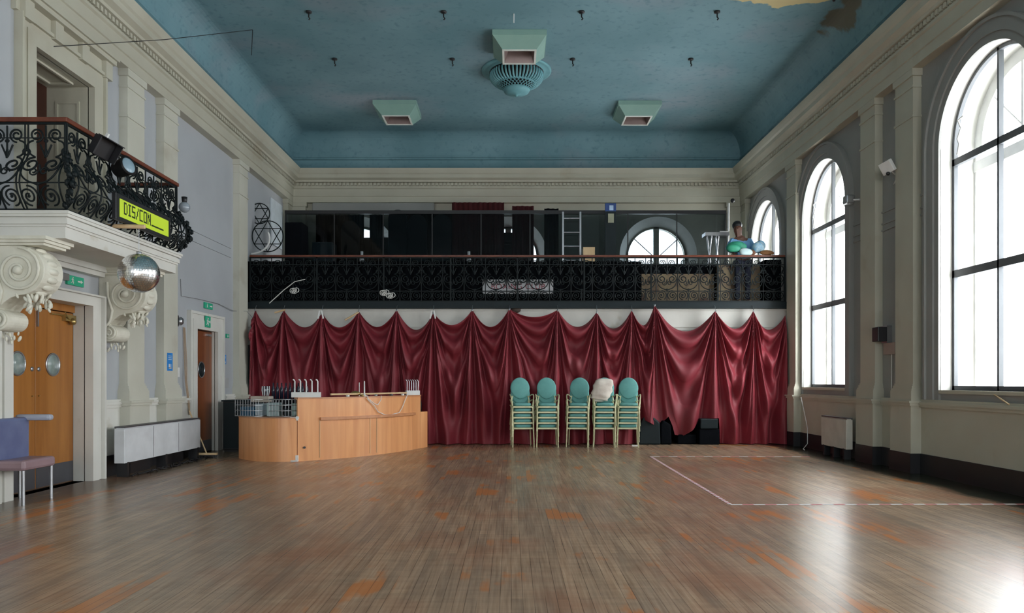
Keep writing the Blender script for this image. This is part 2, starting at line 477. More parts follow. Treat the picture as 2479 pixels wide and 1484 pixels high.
# ceiling with cove
def ring_sweep(mb, prof, smooth=False):
    vs = []
    for o, z in prof:
        vs += [(XL + o, YF + o, z), (XR - o, YF + o, z), (XR - o, YB - o, z), (XL + o, YB - o, z)]
    fs = []
    for i in range(len(prof) - 1):
        for k in range(4):
            fs.append((i * 4 + k, i * 4 + (k + 1) % 4, (i + 1) * 4 + (k + 1) % 4, (i + 1) * 4 + k))
    mb.add(vs, fs, smooth)
prof = [(0.12, 6.46), (0.12, 6.74), (0.17, 6.76), (0.17, 6.79), (0.13, 6.81)]
prof += [(0.13 + 0.42 * (1 - math.cos(t * PI / 2 / 12)), 6.81 + 0.54 * math.sin(t * PI / 2 / 12)) for t in range(13)]
mb = MB(); ring_sweep(mb, prof)
o_ = prof[-1][0]
mb.add([(XL + o_, YF + o_, ZC), (XR - o_, YF + o_, ZC), (XR - o_, YB - o_, ZC), (XL + o_, YB - o_, ZC)], [(0, 1, 2, 3)])
mb.box(XL - 0.6, XR + 0.6, YF - 0.6, YB + 0.6, ZC + 0.02, ZC + 0.2)
struct(mb.build('ceiling', CEILM), 'blue painted coved ceiling')

# entablature round the room
prof = [(-0.01, ENT), (0.15, ENT), (0.15, 5.84), (0.17, 5.85), (0.17, 6.02), (0.20, 6.04), (0.20, 6.08), (0.17, 6.09), (0.17, 6.17), (0.24, 6.18), (0.25, 6.22),
        (0.33, 6.26), (0.33, 6.34), (0.36, 6.37), (0.385, 6.43), (0.40, 6.48), (0.10, 6.50)]
mb = MB(); ring_sweep(mb, prof)
step = 0.095
y = 2.0
while y < YB - 0.25:
    mb.box(XR - 0.215, XR - 0.16, y, y + 0.055, 6.10, 6.165); mb.box(XL + 0.16, XL + 0.215, y, y + 0.055, 6.10, 6.165); y += step
x = XL + 0.25
while x < XR - 0.25:
    mb.box(x, x + 0.055, YB - 0.215, YB - 0.16, 6.10, 6.165); x += step
trim(mb, CREAM, 'cream cornice with a row of dentils')

# pilasters
def pilaster(m, c, hw=0.245, z_bot=0.0, mt=CREAM):
    mb = MB()
    def bx(d, e, za, zb):
        a = m(c - hw - e, 0.02, za); b_ = m(c + hw + e, -d, zb)
        mb.box(a[0], b_[0], a[1], b_[1], za, zb)
    if z_bot < 1:
        bx(0.175, 0.045, 0.28, 0.95); bx(0.20, 0.07, 0.95, 0.99); bx(0.22, 0.09, 0.99, 1.02)
        bx(0.17, 0.045, 1.02, 1.16); bx(0.16, 0.035, 1.16, 1.19); bx(0.145, 0.02, 1.19, 1.23); bx(0.13, 0.01, 1.23, 1.26)
    bx(0.12, 0, max(z_bot, 1.26), ENT)
    bx(0.135, 0.015, 5.02, 5.05); bx(0.135, 0.015, 5.44, 5.47); bx(0.145, 0.03, 5.60, ENT)
    trim(mb, mt)
    if z_bot < 1:
        mb = MB(); a = m(c - hw - 0.055, 0.02, 0); b_ = m(c + hw + 0.055, -0.185, .28)
        mb.box(a[0], b_[0], a[1], b_[1], 0, 0.28)
        return mb
PILR = [15.30, 12.015, 10.90]
for c in PILR + [7.235, 6.12, 2.455, 1.34]:
    b = pilaster(mapR, c)
    struct(b.build('baseboard_right', BLACKP))
CREAML = mat('left_cream_paint', (0.56, 0.55, 0.47), 0.55, c2=(0.51, 0.50, 0.42), scale=1.5, dirt=((0.44, 0.41, 0.33), 1.3, 0.62), bump=0.05)
for c in [15.27, 12.015, 10.90, 7.235 - .15, 6.12]:
    b = pilaster(mapL, c, mt=CREAML)
    struct(b.build('baseboard_left', BLACKP))
pilaster(mapR, 18.5, 0.2, 3.0); pilaster(mapB, XL + .25, .2, 3.0); pilaster(mapB, XR - .25, .2, 3.0)
pilaster(mapL, 18.5, 0.2, 3.0)

# dado, dado cap and black baseboard
def dado(m, a, b_, mt=CREAM):
    mb = MB()
    for d, za, zb in ((0.03, 0.28, 0.93), (0.06, 0.93, 0.97), (0.08, 0.97, 1.01), (0.05, 1.01, 1.04)):
        p = m(a, 0.01, za); q = m(b_, -d, zb); mb.box(p[0], q[0], p[1], q[1], za, zb)
    trim(mb, mt)
    mb = MB(); p = m(a, 0.01, 0); q = m(b_, -0.05, .28); mb.box(p[0], q[0], p[1], q[1], 0, .28)
    return mb
struct(dado(mapR, YF + .01, 15.6).build('baseboard_right', BLACKP))
for a, b_ in ((YF + .01, 7.95), (10.12, 12.9), (14.5, 15.6)):
    struct(dado(mapL, a, b_, CREAMW).build('baseboard_left', BLACKP))

# arch mouldings + windows
def arch_band(mb, m, c, r0, r1, spr, zb, d):
    n = 40
    def path(r):
        return [(c - r, zb)] + [(c - r * math.cos(PI * i / n), spr + r * math.sin(PI * i / n)) for i in range(n + 1)] + [(c + r, zb)]
    A, B = path(r0), path(r1); k = len(A)
    vs = [m(a, 0.005, z) for a, z in A] + [m(a, -d, z) for a, z in A] + [m(a, -d, z) for a, z in B] + [m(a, 0.005, z) for a, z in B]
    fs = []
    for i in range(k - 1):
        for j in range(3):
            fs.append((j * k + i, j * k + i + 1, (j + 1) * k + i + 1, (j + 1) * k + i))
    mb.add(vs, fs)
nwin = [0]
def window(m, c, sill=SILL, wide=0.035, diag=False, boards=False, band=True):
    nwin[0] += 1
    r = struct(bpy.data.objects.new('window_%d' % nwin[0], None)); col.objects.link(r)
    h = H(c, sill=sill)
    D = 0.155
    if diag:
        D = 0.26
        ri = HW + .03 - .20; n = 40
        def pth(rd, bt): return [(c - rd, bt)] + [(c - rd * math.cos(PI * i / n), SPR + rd * math.sin(PI * i / n)) for i in range(n + 1)] + [(c + rd, bt)]
        A, B = pth(HW + .03, sill), pth(ri, sill); k = len(A)
        mb = MB(); vs = [m(a, 0, z) for a, z in A] + [m(a, D, z) for a, z in B] + [m(a, .46, z) for a, z in B]
        mb.add(vs, [(j * k + i, j * k + (i + 1) % k, (j + 1) * k + (i + 1) % k, (j + 1) * k + i) for i in range(k) for j in range(2)])
        mb.build('reveal', CREAMW, r)
    else:
        mb = MB(); reveal(mb, m, h, 0.0, 0.46); mb.build('reveal', CREAMW, r)
    mb = MB()
    hw = HW + 0.03 - (.20 if diag else 0)
    # frame band following the opening
    n = 40
    def path(q):
        return [(c - hw + q, sill)] + [(c - (hw - q) * math.cos(PI * i / n), SPR + (hw - q) * math.sin(PI * i / n)) for i in range(n + 1)] + [(c + hw - q, sill)]
    A, B = path(0), path(0.05); k = len(A)
    vs = [m(a, D, z) for a, z in A] + [m(a, D, z) for a, z in B] + [m(a, D + .05, z) for a, z in B]
    fs = []
    for i in range(k - 1):
        for j in range(2): fs.append((j * k + i, j * k + i + 1, (j + 1) * k + i + 1, (j + 1) * k + i))
    mb.add(vs, fs)
    def bx(a, b_, za, zb, d0=D, d1=D + .06):
        p = m(a, d0, za); q = m(b_, d1, zb); mb.box(p[0], q[0], p[1], q[1], za, zb)
    bx(c - wide / 2, c + wide / 2, sill, SPR + hw - .01)
    bx(c - hw, c + hw, sill, sill + 0.06)
    if sill < 2:
        bx(c - hw, c + hw, 2.68, 2.78); bx(c - hw, c + hw, 4.18, 4.27)
    mb.build('window_frame', FRAME if not diag else CREAM, r)
    if diag:
        mb = MB()
        for s in (-1, 1):
            for a in (40, 0):
                a_ = math.radians(a)
                mb.tube([m(c + s * 0.05, D + .03, SPR - .0), m(c + s * hw * math.cos(a_), D + .03, SPR + hw * math.sin(a_))], 0.012)
        mb.build('glazing_bar', FRAME, r)
    # outer sash: white frame plate deeper in the wall, then the outer reveal
    n = 40; hi = hw if not diag else hw + .02
    def pth2(ra, rl): return [(c - rl, sill)] + [(c - rl, SPR - .02)] + [(c - ra * math.cos(PI * i / n), SPR + ra * math.sin(PI * i / n)) for i in range(n + 1)] + [(c + rl, SPR - .02), (c + rl, sill)]
    A, B = pth2(hi, hi), pth2(hw - .17 if not diag else hw - .03, hw - .05); k = len(A)
    mb = MB(); vs = [m(a, .455, z) for a, z in A] + [m(a, .45, z) for a, z in B] + [m(a, .78, z) for a, z in B]
    mb.add(vs, [(j * k + i, j * k + i + 1, (j + 1) * k + i + 1, (j + 1) * k + i) for i in range(k - 1) for j in range(2)])
    mb.add([m(c - hw, .455, sill), m(c + hw, .455, sill), m(c + hw, .78, sill), m(c - hw, .78, sill)], [(0, 1, 2, 3)])
    if not diag:
        bx(c - hw, c + hw, 4.10, 4.24, .44, .50); bx(c - .02, c + .02, SPR - .1, SPR + hw - .17, .45, .49)
        for s_ in (-1, 1): mb.tube([m(c, .47, SPR), m(c + s_ * .55, .47, SPR + .55)], .014)
    mb.build('outer_sash', WHITE, r)
    mb = MB()
    out = [(c - hw, sill)] + outline(dict(h, hw=hw)) + [(c + hw, sill)]
    mb.add([m(a, D + .03, z) for a, z in out], [tuple(range(len(out)))])
    mb.build('glass', PANE, r)
    mb = MB(); p = m(c - hw + .002, D, 0); q = m(c + hw - .002, -0.03, 0); mb.box(p[0], q[0], p[1], q[1], sill - 0.045, sill)
    mb.build('sill', CREAM, r)
    if band:
        mb = MB(); zb_ = 1.04 if sill < 2 else 2.95; arch_band(mb, m, c, hw, hw + 0.10, SPR, zb_, 0.03); arch_band(mb, m, c, hw + .10, hw + 0.25, SPR, zb_, 0.055); arch_band(mb, m, c, hw + .25, hw + 0.29, SPR, zb_, 0.085)
        mb.build('arch_moulding', GREYR, r)
    return r
for y_ in RW: window(mapR, y_, 3.95 if y_ > 17 else SILL)
for x_ in BW: window(mapB, x_, 4.0, 0.14, True, band=False)
for x_ in BW: window(mapF, x_)  # unseen windows behind the camera, added to front-light the room
# white reveal bead lines on wall between windows: string courses in the panels
for a, b_ in ((11.15, 11.77), (10.48, 10.655), (12.27, 12.74)):
    mb = MB()
    for z in (3.62, 3.72, 3.90):
        mb.box(XR - 0.02, XR + .01, a, b_, z, z + 0.025)
    trim(mb, GREYR)
# panel bead on left wall
for a, b_ in ((12.27, 14.88), ):
    mb = MB()
    for z in (3.72, 3.90): mb.box(XL - .01, XL + 0.02, a, b_, z, z + 0.03)
    trim(mb, GREY)

# ------------------------------------------------------------------ doors on the left wall
def architrave(y0, y1, z0, z1, w_, d, mt, hh=1.0):
    mb = MB()
    for q, dd in ((0, d), (w_ * 0.55, d * 0.8), (w_ * 0.85, d * 1.25)):
        ww = w_ - q
        # concentric U of three steps: outer steps stand prouder
        o0, o1 = q, (w_ * 0.55 if q == 0 else (w_ * .85 if q < w_ * .6 else w_))
        mb.box(XL - .01, XL + dd, y0 - o1, y0 - o0, z0, z1 + o0 * hh)
        mb.box(XL - .01, XL + dd, y1 + o0, y1 + o1, z0, z1 + o0 * hh)
        mb.box(XL - .01, XL + dd, y0 - o1, y1 + o1, z1 + o0 * hh, z1 + o1 * hh)
    return trim(mb, mt)
architrave(8.23, 9.80, 0, 2.27, 0.27, 0.11, CREAMW, .55)
architrave(13.18, 14.10, 0, 2.21, 0.30, 0.06, CREAMW)
architrave(8.68, 9.89, 3.09, 5.14, 0.28, 0.08, CREAM)
# head of the upper door: frieze, blocks and cornice
mb = MB()
mb.box(XL - .01, XL + .06, 8.35, 10.22, 5.42, 5.58)
mb.box(XL - .01, XL + .16, 8.28, 10.29, 5.58, 5.64); mb.box(XL - .01, XL + .19, 8.25, 10.32, 5.64, 5.69)
for k in range(4):
    y0 = 8.42 + k * 0.56; mb.box(XL, XL + .12, y0, y0 + 0.16, 5.36, 5.58)
trim(mb, CREAM)
# frieze wall above the lower door and moulding under the slab
mb = MB(); mb.box(XL - .01, XL + .10, 7.95, 10.1, 2.68, 2.81); mb.box(XL - .01, XL + .14, 7.95, 10.1, 2.74, 2.81)
trim(mb, CREAMW)

def porthole(parent, y, z, x, r, mt=PORT):
    R = Matrix.Rotation(PI / 2, 3, 'Y')
    mb = MB(); mb.lathe([(r, 0), (r, 0.012), (r + .018, .012), (r + .022, 0)], (x, y, z), 28, R)
    o = mb.build('porthole_ring', STEEL, parent)
    mb = MB(); mb.lathe([(r, 0), (r, 0.006), (0.001, 0.006)], (x, y, z), 28, R); mb.build('porthole_glass', mt, parent)
def door_obj(n):
    r = struct(bpy.data.objects.new('door_%d' % n, None)); col.objects.link(r); return r
d1 = door_obj(1)
mb = MB(); reveal(mb, mapL, D1, 0, 0.15); mb.build('door_reveal', CREAMW, d1)
xd = XL - 0.15
for y0, y1, ph in ((8.235, 9.012, 8.69), (9.02, 9.795, 9.36)):
    mb = MB(); mb.box(xd - .05, xd, y0, y1, 0.01, 2.17); lf = mb.build('door_leaf', DOORW, d1, bevel=.004)
    porthole(lf, ph, 1.5, xd, 0.125)
    mb = MB(); mb.box(xd, xd + .004, y0 + .005, y1 - .005, 0.015, 0.27); mb.build('kick_plate', KICK, lf)
    yl = y1 - .06 if y0 < 9 else y0 + .06
    mb = MB(); mb.lathe([(0.028, 0), (0.028, .008), (0.001, .01)], (xd, yl, 1.44), 16, Matrix.Rotation(PI / 2, 3, 'Y')); mb.build('lock', STEEL, lf)
    mb = MB(); mb.lathe([(0.008, 0), (0.008, .02)], (xd, yl, 1.12), 8, Matrix.Rotation(PI / 2, 3, 'Y')); mb.build('door_pull', BRASS, lf)
mb = MB(); mb.box(xd - .05, xd + .02, 8.23, 9.80, 2.18, 2.27); mb.build('door_header', DOORW, d1)
mb = MB(); mb.box(xd, xd + .05, 9.55, 9.78, 2.06, 2.14); mb.box(xd, xd + .03, 9.30, 9.6, 2.12, 2.135)
mb.tube([(xd + .03, 9.7, 2.05), (xd + .1, 9.45, 2.16)], .008); mb.ball((xd + .05, 9.7, 2.06), .045, 12)
mb.build('door_closer', BRASS, d1)
mb = MB(); mb.box(xd, xd + .02, 9.035, 9.06, 1.95, 2.17); mb.build('door_bolt', STEEL, d1)
d2 = door_obj(2)
mb = MB(); reveal(mb, mapL, D2, 0, 0.06); mb.build('door_reveal', CREAMW, d2)
xd2 = XL - 0.06
mb = MB(); mb.box(xd2 - .05, xd2, 13.185, 14.095, 0.01, 2.2); lf = mb.build('door_leaf', DOORD, d2, bevel=.004)
porthole(lf, 13.62, 1.5, xd2, 0.13, DGRN)
mb = MB(); mb.box(xd2, xd2 + .004, 13.19, 14.09, .015, .22); mb.build('kick_plate', KICK, lf)
mb = MB(); mb.tube([(xd2 + .01, 13.3, 1.1), (xd2 + .05, 13.3, 1.1), (xd2 + .05, 13.38, 1.1)], .01); mb.build('door_handle', BRASS, lf)
mb = MB(); mb.box(xd2, xd2 + .03, 13.85, 14.02, 2.12, 2.16); mb.build('door_closer', STEEL, lf)
d3 = door_obj(3)
mb = MB(); reveal(mb, mapL, D3, 0, 0.55); mb.build('door_reveal', CREAM, d3)
mb = MB()
for z0, z1 in ((3.3, 4.05), (4.2, 4.95)):
    for a, b_ in ((0.12, 0.15), (0.40, 0.43)): mb.box(XL - a, XL - b_, 9.875, 9.892, z0, z1)
    for zz in (z0, z1 - .03): mb.box(XL - .121, XL - .429, 9.873, 9.891, zz + .001, zz + .029)
for a, b_ in ((0.12, 0.15), (0.40, 0.43)): mb.box(XL - a, XL - b_, 8.85, 9.75, 5.115, 5.142)
for yy in (8.85, 9.72): mb.box(XL - .121, XL - .429, yy + .001, yy + .029, 5.113, 5.141)
mb.build('reveal_panel', CREAM, d3)
mb = MB(); mb.box(XL - .60, XL - .55, 8.68, 9.9, 3.09, 5.14); mb.build('door_leaf', DOORSH, d3)
mb = MB(); mb.box(XL - .7, XL - .5, 8.3, 10.2, 3.0, 3.09); mb.build('door_threshold', CREAM, d3)

# ------------------------------------------------------------------ left balcony: slab, consoles
YS0, YS1, XS = 7.98, 10.65, -4.70
mb = MB()
for z0, z1, e in ((2.81, 2.93, -0.02), (2.93, 2.955, 0.0), (2.955, 3.01, 0.02), (3.01, 3.03, 0.0), (3.03, 3.06, 0.035), (3.06, 3.09, 0.05)):
    mb.box(XL, XS + e, YS0 - e, YS1 + e, z0, z1)
sl = struct(mb.build('balcony_slab', CREAMW), 'white moulded slab of the side balcony over the double doors')

def spiral(cx, cz, r0, r1, a0, turns, n=34):
    return [(cx + (r0 + (r1 - r0) * t) * math.cos(a0 + turns * 2 * PI * t), cz + (r0 + (r1 - r0) * t) * math.sin(a0 + turns * 2 * PI * t)) for t in [i / (n - 1) for i in range(n)]]

def console(yc):
    w_ = 0.17
    t = struct(bpy.data.objects.new('console_bracket', None), None); col.objects.link(t)
    def fn(p, z, e): return (XL + p, e, z)
    # S-shaped body
    up = [(0.36 + 0.27 * math.cos(a), 2.46 + 0.26 * math.sin(a)) for a in [math.radians(q) for q in range(90, -91, -12)]]
    neck = [(0.36, 2.20), (0.27, 2.17), (0.20, 2.12), (0.15, 2.06)]
    low = [(0.14 + 0.11 * math.cos(a), 1.94 + 0.11 * math.sin(a)) for a in [math.radians(q) for q in range(80, -100, -15)]]
    mb = MB(); mb.prism([(0, 2.72)] + up + neck + low + [(0, 1.82)], (yc - w_, yc + w_), fn)
    mb.build('console_body', STONE, t, bevel=.012)
    for s in (-1, 1):
        mb = MB()
        ye = yc + s * (w_ + .012)
        mb.tube([(XL + a, ye, z) for a, z in spiral(0.36, 2.46, 0.24, 0.04, PI / 2, -2.2 * 1, 48)], 0.016, 6)
        mb.tube([(XL + a, ye, z) for a, z in spiral(0.14, 1.94, 0.095, 0.02, PI / 2, -1.7, 26)], 0.014, 6)
        mb.tube([(XL + .12, ye, 2.62), (XL + .13, ye, 2.42), (XL + .19, ye, 2.24), (XL + .16, ye, 2.1), (XL + .06, ye, 1.98)], 0.02, 6)
        mb.ball((XL + .36, ye, 2.46), .05, 12)
        mb.build('volute', STONE, t)
    # leaf drops
    mb = MB()
    rr = random.Random(3)
    for k in range(46):
        mb.ball((XL + .42 + rr.uniform(-.09, .09), yc + rr.uniform(-w_, w_), 2.15 + rr.uniform(-.10, .07)), rr.uniform(.016, .032), 8, (.7, .9, 1.6), Matrix.Rotation(rr.uniform(-.8, .8), 3, 'Y'))
    for k in range(12):
        mb.ball((XL + .14 + rr.uniform(-.07, .07), yc + rr.uniform(-.12, .12), 1.78 + rr.uniform(-.07, .05)), rr.uniform(.014, .024), 8, (.7, .9, 1.6), Matrix.Rotation(rr.uniform(-.8, .8), 3, 'Y'))
    mb.build('leaf_drop', STONE, t)
    mb = MB()
    for k in range(9):
        a = math.radians(80 - k * 20)
        mb.ball((XL + .36 + .26 * math.cos(a), yc, 2.46 + .25 * math.sin(a)), .045, 8, (.7, 2.4, .9))
    mb.build('acanthus_leaf', STONE, t)
    mb = MB()
    for z0, z1, e in ((2.72, 2.745, .0), (2.745, 2.775, .03), (2.775, 2.81, .055)):
        mb.box(XL, XL + .64 + e, yc - w_ - .03 - e, yc + w_ + .03 + e, z0, z1)
    mb.build('console_cap', STONE, t)
    return t
console(8.10); console(10.30)

# ------------------------------------------------------------------ iron scroll panels
PW, PH = 0.445, 0.93
def belly(z):
    # outward bulge of the bombe railing, z from slab
    t = max(0, min(1, z / PH))
    return 0.16 * math.sin(PI * min(1, t / 0.62)) ** 1.0 * (1 - 0.25 * t) if t < 0.62 else 0.0
def scroll_mesh(bulge=True, fine=1):
    mb = MB()
    def put(pts, r):
        if 3 <= len(pts) < 8:
            for _ in range(2):
                q = [pts[0]]
                for a, b_ in zip(pts, pts[1:]):
                    q += [(a[0] * .75 + b_[0] * .25, a[1] * .75 + b_[1] * .25), (a[0] * .25 + b_[0] * .75, a[1] * .25 + b_[1] * .75)]
                pts = q + [pts[-1]]
        mb.tube([(u, -(belly(z) if bulge else 0), z) for u, z in pts], r, 5)
    R = 0.0100
    hwp = PW / 2
    for s in (-1, 1):
        # foot scrolls
        put(spiral(s * 0.115, 0.13, 0.085, 0.02, -PI / 2, s * 1.6), R)
        put(spiral(s * 0.115, 0.13, 0.10, 0.10, PI / 2, s * 0.4, 12), R)
        # big S scroll
        S = spiral(s * 0.11, 0.47, 0.095, 0.025, PI / 2 if s > 0 else PI / 2, -s * 1.5)
        put(S, R * 1.15)
        put([(s * 0.11, 0.565), (s * 0.17, 0.60), (s * 0.20, 0.66), (s * 0.19, 0.72), (s * 0.13, 0.745)], R)
        put([(s * 0.205, 0.47), (s * 0.19, 0.36), (s * 0.12, 0.28), (s * 0.03, 0.25), (0, 0.235)], R)
        put(spiral(s * 0.0 + s * 0.055, 0.385, 0.05, 0.015, 0, s * 1.3, 16), R * .9)
        # crest scrolls
        put(spiral(s * 0.10, 0.80, 0.075, 0.02, -PI / 2, -s * 1.7), R)
        put(spiral(s * 0.20, 0.62, 0.04, 0.012, PI / 2, s * 1.3, 14), R * .9)
        put([(s * 0.06, 0.70), (s * 0.03, 0.63), (0, 0.56)], R)
        put([(s * hwp, 0.0), (s * hwp, .24), (s * hwp, .5), (s * hwp, .75), (s * hwp, PH)], R * .9)
    # centre stem with leaf pendant
    put([(0, 0.0), (0, 0.12), (0, 0.24)], R)
    put([(0, 0.56), (0, 0.70), (0, 0.90)], R)
    for u, z, a, b_ in ((0, .62, .018, .045), (0, .74, .028, .022), (0, .25, .03, .02), (0.0, .42, .016, .05), (.115, .13, .018, .018), (-.115, .13, .018, .018)):
        mb.ball((u, -(belly(z) if bulge else 0), z), 1, 8, (a, .012, b_))
    return mb.mesh('scroll_panel', IRON)
SCROLLB = scroll_mesh(True); SCROLLF = scroll_mesh(False)
def put_panel(root, me, loc, rz):
    o = bpy.data.objects.new('scroll_panel', me); col.objects.link(o); o.parent = root
    o.location = loc; o.rotation_euler = (0, 0, rz)
    return o
def path_tube(pts, z, r, out=0): pass

rl = thing('balcony_railing', 'black bulging wrought iron railing of the small side balcony, mahogany handrail', 'railing', (0, 0, 0))
xr_, ya, yb = XS - .02, YS0 + .02, YS1 - .02
zb = 3.10
for k in range(6):
    put_panel(rl, SCROLLB, (xr_, ya + (k + .5) * (yb - ya) / 6, zb), PI / 2)
for k in range(2):
    put_panel(rl, SCROLLB, (xr_ - (k + .5) * .41, ya, zb), 0)
    put_panel(rl, SCROLLB, (xr_ - (k + .5) * .41, yb, zb), PI)
mb = MB()
mb.box(XL, xr_ + .015, ya - .015, ya + .015, zb, zb + .02); mb.box(XL, xr_ + .015, yb - .015, yb + .015, zb, zb + .02); mb.box(xr_ - .015, xr_ + .015, ya, yb, zb, zb + .02)
mb.box(XL, xr_ + .015, ya - .012, ya + .012, zb + .915, zb + .935); mb.box(XL, xr_ + .015, yb - .012, yb + .012, zb + .915, zb + .935); mb.box(xr_ - .012, xr_ + .012, ya, yb, zb + .915, zb + .935)
for z in (0.26, 0.77):
    b_ = belly(z)
    P_ = [(XL, ya - b_), (xr_ + b_, ya - b_), (xr_ + b_, yb + b_), (XL, yb + b_)]
    mb.tube([(x, y, zb + z) for x, y in P_], .007, 5)
mb.build('frame_bar', IRON, rl)
mb = MB()  # corner acanthus posts
rr = random.Random(8)
for cx_, cy_ in ((xr_, ya), (xr_, yb)):
    sgn = -1 if cy_ == ya else 1
    mb.tube([(cx_ + belly(z) * .8, cy_ + sgn * belly(z) * .8, zb + z) for z in [i * .0465 for i in range(21)]], .014, 6)
    for k in range(70):
        z = rr.uniform(.04, .62); bb = belly(z)
        mb.ball((cx_ + bb * .9 + rr.uniform(-.035, .035), cy_ + sgn * bb * .9 + rr.uniform(-.035, .035), zb + z), rr.uniform(.012, .03), 6, (1, 1, 1.4))
mb.build('corner_foliage', IRON, rl)
mb = MB()
zt = zb + .935
P_ = [(XL, ya - .035), (xr_ + .035, ya - .035), (xr_ + .035, yb + .035), (XL, yb + .035), (XL, yb - .03), (xr_ - .03, yb - .03), (xr_ - .03, ya + .03), (XL, ya + .03)]
mb.prism(P_, (zt, zt + .05), lambda a, b_, e: (a, b_, e))
mb.build('handrail', RAILW, rl, bevel=.01)

# floodlight and things clamped on this railing
def rotz(a): return Matrix.Rotation(a, 4, 'Z')
t = thing('floodlight', 'dark square floodlight clamped to the side balcony handrail', 'lamp', (XS + .16, 8.42, 3.9))
M_ = Matrix.Translation((XS + .14, 8.42, 3.90)) @ Matrix.Rotation(0.5, 4, 'Y') @ rotz(-.2)
mb = MB(); mb.box(-.05, .05, -.12, .12, -.11, .11, M_); rel(mb.build('housing', BLACKP, bevel=.01), t)
mb = MB(); mb.box(-.0, .15, -.13, .13, .11, .12, M_); mb.box(-.0, .13, .12, .13, -.11, .11, M_); rel(mb.build('barn_door', BLACKP), t)
mb = MB(); mb.box(-.03, .0, -.012, .012, .1, .17, M_); rel(mb.build('clamp', WHITE), t)
t = thing('spotlight', 'round spotlight with pale lens beside the floodlight on the railing', 'lamp', (XS + .2, 8.86, 3.82))
M_ = (Matrix.Rotation(math.radians(75), 3, 'Y') @ Matrix.Rotation(0.3, 3, 'X'))
mb = MB(); mb.lathe([(.03, -.18), (.09, -.16), (.11, 0), (.12, .02)], (XS + .2, 8.86, 3.82), 20, M_); rel(mb.build('housing', BLACKP), t)
mb = MB(); mb.lathe([(.11, .005), (.08, .03), (.001, .04)], (XS + .2, 8.86, 3.82), 20, M_); rel(mb.build('lens', mat('lens_glass', (.30, .42, .50), .15)), t)
t = thing('spotlight', 'small glass bulb lamp at the far corner of the side balcony railing', 'lamp', (XS + .18, 10.45, 3.72))
mb = MB(); mb.ball((XS + .18, 10.45, 3.70), .075, 14); rel(mb.build('bulb', mat('lens_glass2', (.28, .32, .36), .2)), t)
mb = MB(); mb.lathe([(.03, 0), (.04, .09), (.001, .1)], (XS + .18, 10.45, 3.75), 12); rel(mb.build('holder', BLACKP), t)
t = thing('floodlight', 'black floodlight hung low inside the far half of the side railing', 'lamp', (XS - .2, 9.8, 3.6))
mb = MB(); mb.box(XS - .32, XS - .14, 9.6, 10.15, 3.42, 3.74); rel(mb.build('housing', BLACKP, bevel=.02), t)
mb = MB(); mb.tube([(XS - .2, 9.6, 3.74), (XS - .2, 9.6, 4.0), (XS - .2, 9.9, 4.0)], .012); rel(mb.build('yoke', STEEL), t)

# LCD sign
sx = XS + 0.17
t = thing('display_sign', 'yellow-green dot matrix sign reading DIS/CON hung on the side railing', 'sign', (sx, 9.35, 3.30))
mb = MB(); mb.box(sx - .05, sx, 8.66, 10.06, 3.155, 3.465); rel(mb.build('housing', BLACKP, bevel=.008), t)
mb = MB(); mb.box(sx, sx + .004, 8.74, 9.98, 3.20, 3.41); dsp = rel(mb.build('display', LCD), t)
FONT = {'D': '1110010010100101001010010100101110 0'.replace(' ', ''), }
G = {'D': ["1110", "1001", "1001", "1001", "1001", "1001", "1110"], 'I': ["111", "010", "010", "010", "010", "010", "111"],
     'S': ["1111", "1000", "1000", "1111", "0001", "0001", "1111"], '/': ["001", "001", "010", "010", "010", "100", "100"],
     'C': ["1111", "1000", "1000", "1000", "1000", "1000", "1111"], 'O': ["1111", "1001", "1001", "1001", "1001", "1001", "1111"],
     'N': ["1001", "1101", "1101", "1011", "1011", "1001", "1001"], '_': ["0000", "0000", "0000", "0000", "0000", "0000", "1111"]}
mb = MB(); u = 8.83; cs = 0.0205
for ch in 'DIS/CON____':
    g = G[ch]
    for r_, row in enumerate(g):
        for c_, q in enumerate(row):
            if q == '1':
                y0 = u + c_ * cs; z0 = 3.39 - (r_ + 1) * cs
                mb.box(sx + .004, sx + .006, y0, y0 + cs * .96, z0, z0 + cs * .96)
    u += (len(g[0]) + (1 if ch != '_' else 0)) * cs
mb.build('lettering', LCDT, dsp)

# mirror ball
bc = Vector((-4.40, 8.93, 2.57)); br_ = 0.228
t = thing('mirror_ball', 'silver mirror ball hanging below the side balcony', 'mirror ball', bc)
MIR = bpy.data.materials.new('mirror_tiles'); MIR.use_nodes = True
nt = MIR.node_tree; b = nt.nodes['Principled BSDF']; b.inputs['Metallic'].default_value = 1; b.inputs['Roughness'].default_value = 0.22
tcn = nt.nodes.new('ShaderNodeTexCoord'); nzn = nt.nodes.new('ShaderNodeTexWhiteNoise'); 
vm = nt.nodes.new('ShaderNodeVectorMath'); vm.operation = 'SNAP'; vm.inputs[1].default_value = (.02, .02, .02)
nt.links.new(tcn.outputs['Object'], vm.inputs[0]); nt.links.new(vm.outputs[0], nzn.inputs['Vector'])
crn = nt.nodes.new('ShaderNodeValToRGB'); crn.color_ramp.elements[0].color = (.8, .82, .83, 1); crn.color_ramp.elements[1].color = (.98, .98, .98, 1)
nt.links.new(nzn.outputs['Value'], crn.inputs['Fac']); nt.links.new(crn.outputs['Color'], b.inputs['Base Color'])
mb = MB()
NR = 26
rr = random.Random(2)
